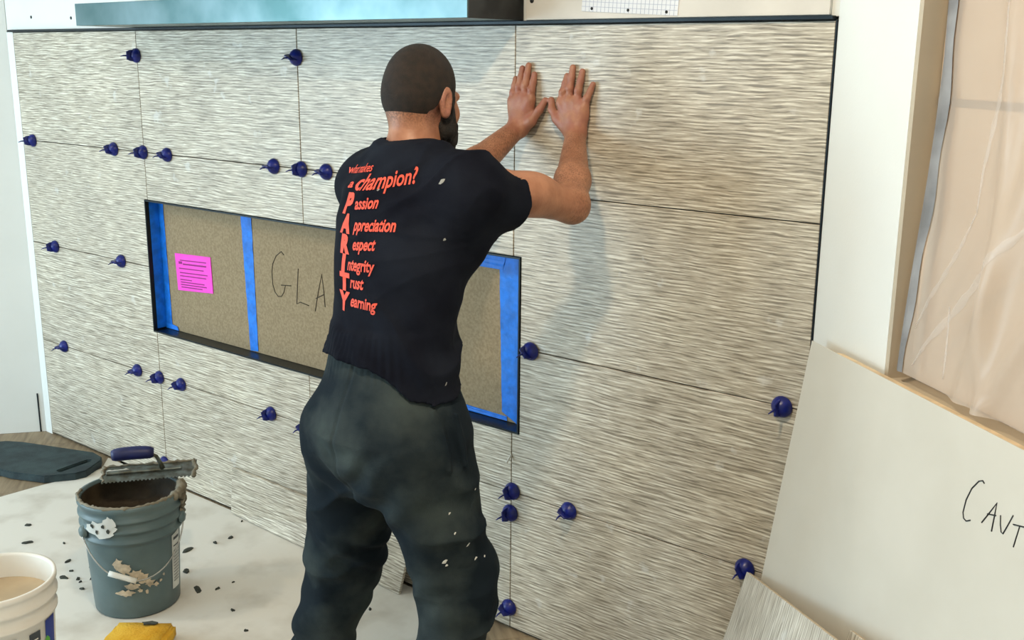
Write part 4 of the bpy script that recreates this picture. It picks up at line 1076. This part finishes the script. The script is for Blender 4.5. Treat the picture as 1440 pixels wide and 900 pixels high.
# sweatpants
PANTS = [(1.145, 2.964, -.688, .146, .102), (1.10, 2.966, -.692, .154, .112), (1.05, 2.971, -.701, .168, .124), (.985, 2.978, -.710, .190, .146), (.92, 2.980, -.715, .206, .164), (.86, 2.978, -.708, .204, .160), (.80, 2.972, -.700, .186, .140), (.745, 2.960, -.690, .140, .100)]
rg = lambda x: (1-np.abs(np.sin(x)))**2-.3
def pants(P):
    d = loft(P, PANTS, TYAW)
    r_ = rcone(P, HP_R+V(.002, -.008, -.02), KN_R, .122, .090); r_ = smin(r_, rcone(P, KN_R+V(.0, -.006, .0), AN_R+V(0, .0, .0), .088, .068), .03)
    l_ = rcone(P, HP_L+V(-.002, -.008, -.02), KN_L, .122, .096); l_ = smin(l_, rcone(P, KN_L, AN_L, .096, .076), .03)
    r_ = smin(r_, ell(P, KN_R+V(.004, .028, .03), np.eye(3), (.070, .072, .10)), .04)
    lg = smin(r_, l_, .035)
    d = smin(d, lg, .05)
    # wrinkles: diagonal drags from the crotch, stacks behind the knees and at the shins
    zc = P[:, 2]
    side = np.where(P[:, 0] > 2.955, 1.0, -1.0)
    q = zc+(P[:, 0]-2.955)*side*-.75
    up = np.clip(1-np.abs(zc-.78)/.16, 0, 1); kn = np.clip(1-np.abs(zc-.52)/.13, 0, 1); sh_ = np.clip((.42-zc)/.12, 0, 1)
    n1 = vnoise(P*8)
    fold = .0085*np.sin(q*58+n1*8)*up*np.clip(.55+vnoise(P*5+3)*1.6, 0, 1)
    fold = fold+.0075*np.sin((zc-side*.8*(P[:, 0]-2.955)+.5*(P[:, 1]+.7))*52+n1*10)*kn*np.clip(.4+vnoise(P*6+9)*2.2, 0, 1)
    fold = fold+.0080*np.sin(zc*70+n1*9)*sh_
    fold = fold+vnoise(P*10)*.016+vnoise(np.stack([P[:, 0]*16, P[:, 1]*16, zc*5], 1))*.012
    # waistband gathers
    ang = np.arctan2(P[:, 1]+.70, P[:, 0]-2.97)
    fold = fold+.0016*np.sin(ang*46+vnoise(P*9)*5)*np.clip((zc-1.03)/.05, 0, 1)
    d = d+fold
    d = d-.014*rg((zc*1.0+(P[:, 0]-2.955)*side*.8)*15+vnoise(P*6+1)*3.5)*np.clip(1-np.abs(zc-.70)/.22, 0, 1)
    d = d-.010*rg((zc-.4*(P[:, 1]+.7))*24+vnoise(P*6+6)*4)*np.clip(1-np.abs(zc-.46)/.12, 0, 1)
    # centre back seam
    d = d+.004*np.exp(-((P[:, 0]-2.972-.05*(zc-.9))/.005)**2)*(P[:, 1] < -.72)*(zc > .76)
    # slanted side pocket mouth on the right hip
    pk = rcone(P, V(3.178, -.728, .995), V(3.203, -.712, .872), .010, .015)
    d = smax(d, -pk, .010)
    d = smin(d, rcone(P, V(3.160, -.748, 1.000), V(3.193, -.736, .868), .0050, .0065), .010)
    d = smin(d, rcone(P, V(3.184, -.700, .985), V(3.202, -.690, .868), .0050, .0060), .010)
    d = smax(d, P[:, 2]-1.14, .006); d = smax(d, .055-P[:, 2], .006)
    return d
sweat = new_obj('sweatpants', voxmesh(pants, (2.50, -.98, .03), (3.36, -.44, 1.16), .0045), M_PANTS, person)
sweat['label'] = 'baggy dark charcoal sweatpants rubbed with pale dust'
# mesh the shirt, draped over the waist of the trousers
SHM = voxmesh(shirt, (2.52, -.92, .84), (3.32, -.22, 1.66), .0042)
tshirt = new_obj('t_shirt', SHM, M_SHIRT, person); tshirt['label'] = 'faded black t-shirt with red lettering on the back'

# boots
for an, nm in ((AN_R, 'R'), (AN_L, 'L')):
    def boot(P, an=an):
        c = V(an[0], an[1], .0)
        fw = V(.12 if nm == 'R' else -.10, .99, 0)
        d = rcone(P, V(an[0], an[1], .16), V(an[0], an[1], .06), .050, .050)
        d = smin(d, rcone(P, c+fw*-.03+V(0, 0, .045), c+fw*.16+V(0, 0, .040), .046, .040), .03)
        d = smin(d, ell(P, c+fw*.13+V(0, 0, .045), np.eye(3), (.047, .06, .040)), .02)
        return smax(d, .016-P[:, 2], .004)
    b_ = new_obj('boot', voxmesh(boot, (an[0]-.12, an[1]-.13, 0), (an[0]+.12, an[1]+.27, .24), .006), M_BOOT, person)
    fw = V(.12 if nm == 'R' else -.10, .99, 0)
    pr_ = []
    for k in range(20):
        t = 2*math.pi*k/20; pr_.append(Vector((an[0]+fw[0]*.065+.046*math.cos(t), an[1]+fw[1]*.065+.135*math.sin(t), CT+.0005)))
    new_obj('sole', prism_me(pr_, (0, 0, .015), .002), M_SOLE, b_)

# lettering printed on the back of the shirt
bvh = BVHTree.FromPolygons([v.co for v in SHM.vertices], [tuple(p.vertices) for p in SHM.polygons])
st_ = np.array(sorted(SHIRT))
def wrap(theta, z):
    """point on the back of the shirt: angle theta round the spine (positive to the wearer's right), height z"""
    cx = np.interp(z, st_[:, 0], st_[:, 1]); cy = np.interp(z, st_[:, 0], st_[:, 2])
    d = Vector((math.sin(theta), -math.cos(theta), 0))
    hit = bvh.ray_cast(Vector((cx, cy, z))+d*.6, -d, 1.0)
    if hit[0] is None: return Vector((cx, cy, z))+d*.16
    return hit[0]+hit[1]*.0016
RHO = .135
def text_mesh(body_, size, shear, off):
    cu_ = bpy.data.curves.new('t', 'FONT'); cu_.body = body_; cu_.size = size; cu_.shear = shear; cu_.offset = off; cu_.resolution_u = 3
    o = bpy.data.objects.new('t', cu_); COL.objects.link(o)
    dg = bpy.context.evaluated_depsgraph_get(); dg.update()
    me = bpy.data.meshes.new_from_object(o.evaluated_get(dg))
    bpy.data.objects.remove(o); bpy.data.curves.remove(cu_)
    return me
def print_word(word, th0, th1, z0, size, rot, shear=.15, off=.0010, pw=1.0):
    me = text_mesh(word, size, shear, off)
    xs = [v.co.x for v in me.vertices]; x0, x1 = min(xs), max(xs); sx = (th1-th0)*RHO/(x1-x0)
    bm = bmesh.new(); bm.from_mesh(me)
    bmesh.ops.triangulate(bm, faces=bm.faces[:])
    bmesh.ops.subdivide_edges(bm, edges=[e for e in bm.edges if e.calc_length() > .008], cuts=1)
    for v in bm.verts:
        x = (v.co.x-x0)*sx; tt = max(0, min(1, (v.co.x-x0)/(x1-x0)))
        v.co = wrap(th0+(th1-th0)*tt**pw, z0+v.co.y+x*math.tan(rot))
    m2 = bpy.data.meshes.new('m'); bm.to_mesh(m2); bm.free()
    return new_obj('lettering', m2, M_PRINT, tshirt)
WORDS = [('what makes', -1.30, -.20, 1.480, .028, .11, .2, .0003, .92), ('a', -.82, -.64, 1.455, .026, .1, .25, .0006), ('champion?', -.56, .93, 1.453, .049, .13, .2, .0009, .74),
         ('P', -.74, -.36, 1.403, .058, .06, .05, .0035), ('assion', -.31, .25, 1.415, .036, .11, .15, .0010),
         ('A', -.66, -.32, 1.363, .052, .04, .05, .0035), ('ppreciation', -.22, .65, 1.371, .036, .07, .15, .0010),
         ('R', -.58, -.27, 1.320, .052, .04, .05, .0035), ('espect', -.19, .32, 1.330, .036, .08, .15, .0010),
         ('I', -.50, -.36, 1.280, .050, .02, .05, .0035), ('ntegrity', -.28, .36, 1.286, .036, .05, .15, .0010),
         ('T', -.56, -.23, 1.240, .050, .02, .05, .0035), ('rust', -.21, .15, 1.248, .036, .03, .15, .0010),
         ('Y', -.58, -.22, 1.196, .054, .0, .05, .0035), ('earning', -.18, .46, 1.208, .036, .0, .2, .0010)]
for wd in WORDS: print_word(*wd)
# small paint flecks on trousers and shirt
def flecks(me_src, parent, seeds, m):
    bv = BVHTree.FromPolygons([v.co for v in me_src.vertices], [tuple(p.vertices) for p in me_src.polygons])
    for i, (px, py, s) in enumerate(seeds):
        d = ray_px(px, py); hit = bv.ray_cast(CAMLOC, d.normalized(), 6)
        if hit[0] is None: continue
        rr = random.Random(i); n = 8; nn = hit[1]; t1 = nn.orthogonal().normalized(); t2 = nn.cross(t1)
        v = [hit[0]+nn*.0016]; 
        for k in range(n):
            a_ = 2*math.pi*k/n; q = s*(.6+.8*rr.random()); v.append(hit[0]+nn*.0006+t1*q*math.cos(a_)+t2*q*.6*math.sin(a_))
        new_obj('fleck', mesh(v, [(0, 1+k, 1+(k+1) % n) for k in range(n)]), m, parent)
flecks(sweat.data, sweat, [(625, 790, .007), (628, 795, .004), (658, 766, .005), (669, 785, .005), (681, 782, .004), (640, 750, .003), (668, 688, .003), (632, 722, .004), (560, 512, .004)], M_SPOT)
flecks(SHM, tshirt, [(622, 255, .008), (625, 337, .004), (627, 540, .004), (532, 267, .004)], mat('grey_fleck', (.28, .28, .26), .8, var=.1))

# ---------------------------------------------------------------- tile offcuts against the board
offcut('tile_offcut', (3.6356, -.1434, .534), (-.0226, -.0486, -.1526), (.363, -.3806, .1305), .566, .58, 'ridged tile offcut leaning askew against the big pale board, the larger of two')
offcut('tile_offcut', (3.992, -.410, .6265), (-.024, -.047, -.156), (.319, -.249, .051), .640, .22, 'narrower ridged tile offcut leaning on the pale board beside the larger offcut')

# ---------------------------------------------------------------- ceiling downlights
WARM = (1.0, .83, .60)
for i, (x, y, pw) in enumerate(LAMPS):
    e = empty('downlight', (x, y, CEIL)); tag(e, ['warm recessed downlight in the ceiling above the man', 'warm recessed downlight in the ceiling near the papered window', 'warm recessed downlight in the middle of the ceiling', 'added unseen downlight brightening the white left wall above the kneeling pad corner'][i], 'ceiling light', 'recessed downlights')
    new_obj('trim_ring', lathe_me([(.060, .0), (.062, -.006), (.082, -.004), (.084, .0)], 32), M_WHITE, e)
    new_obj('lens', lathe_me([(0, -.001), (.060, -.001)], 32), M_LAMP, e)
    l = area('downlight_glow', (x, y, CEIL-.012), (0, 0, -1), .13, .13, pw, WARM, 'DISK')
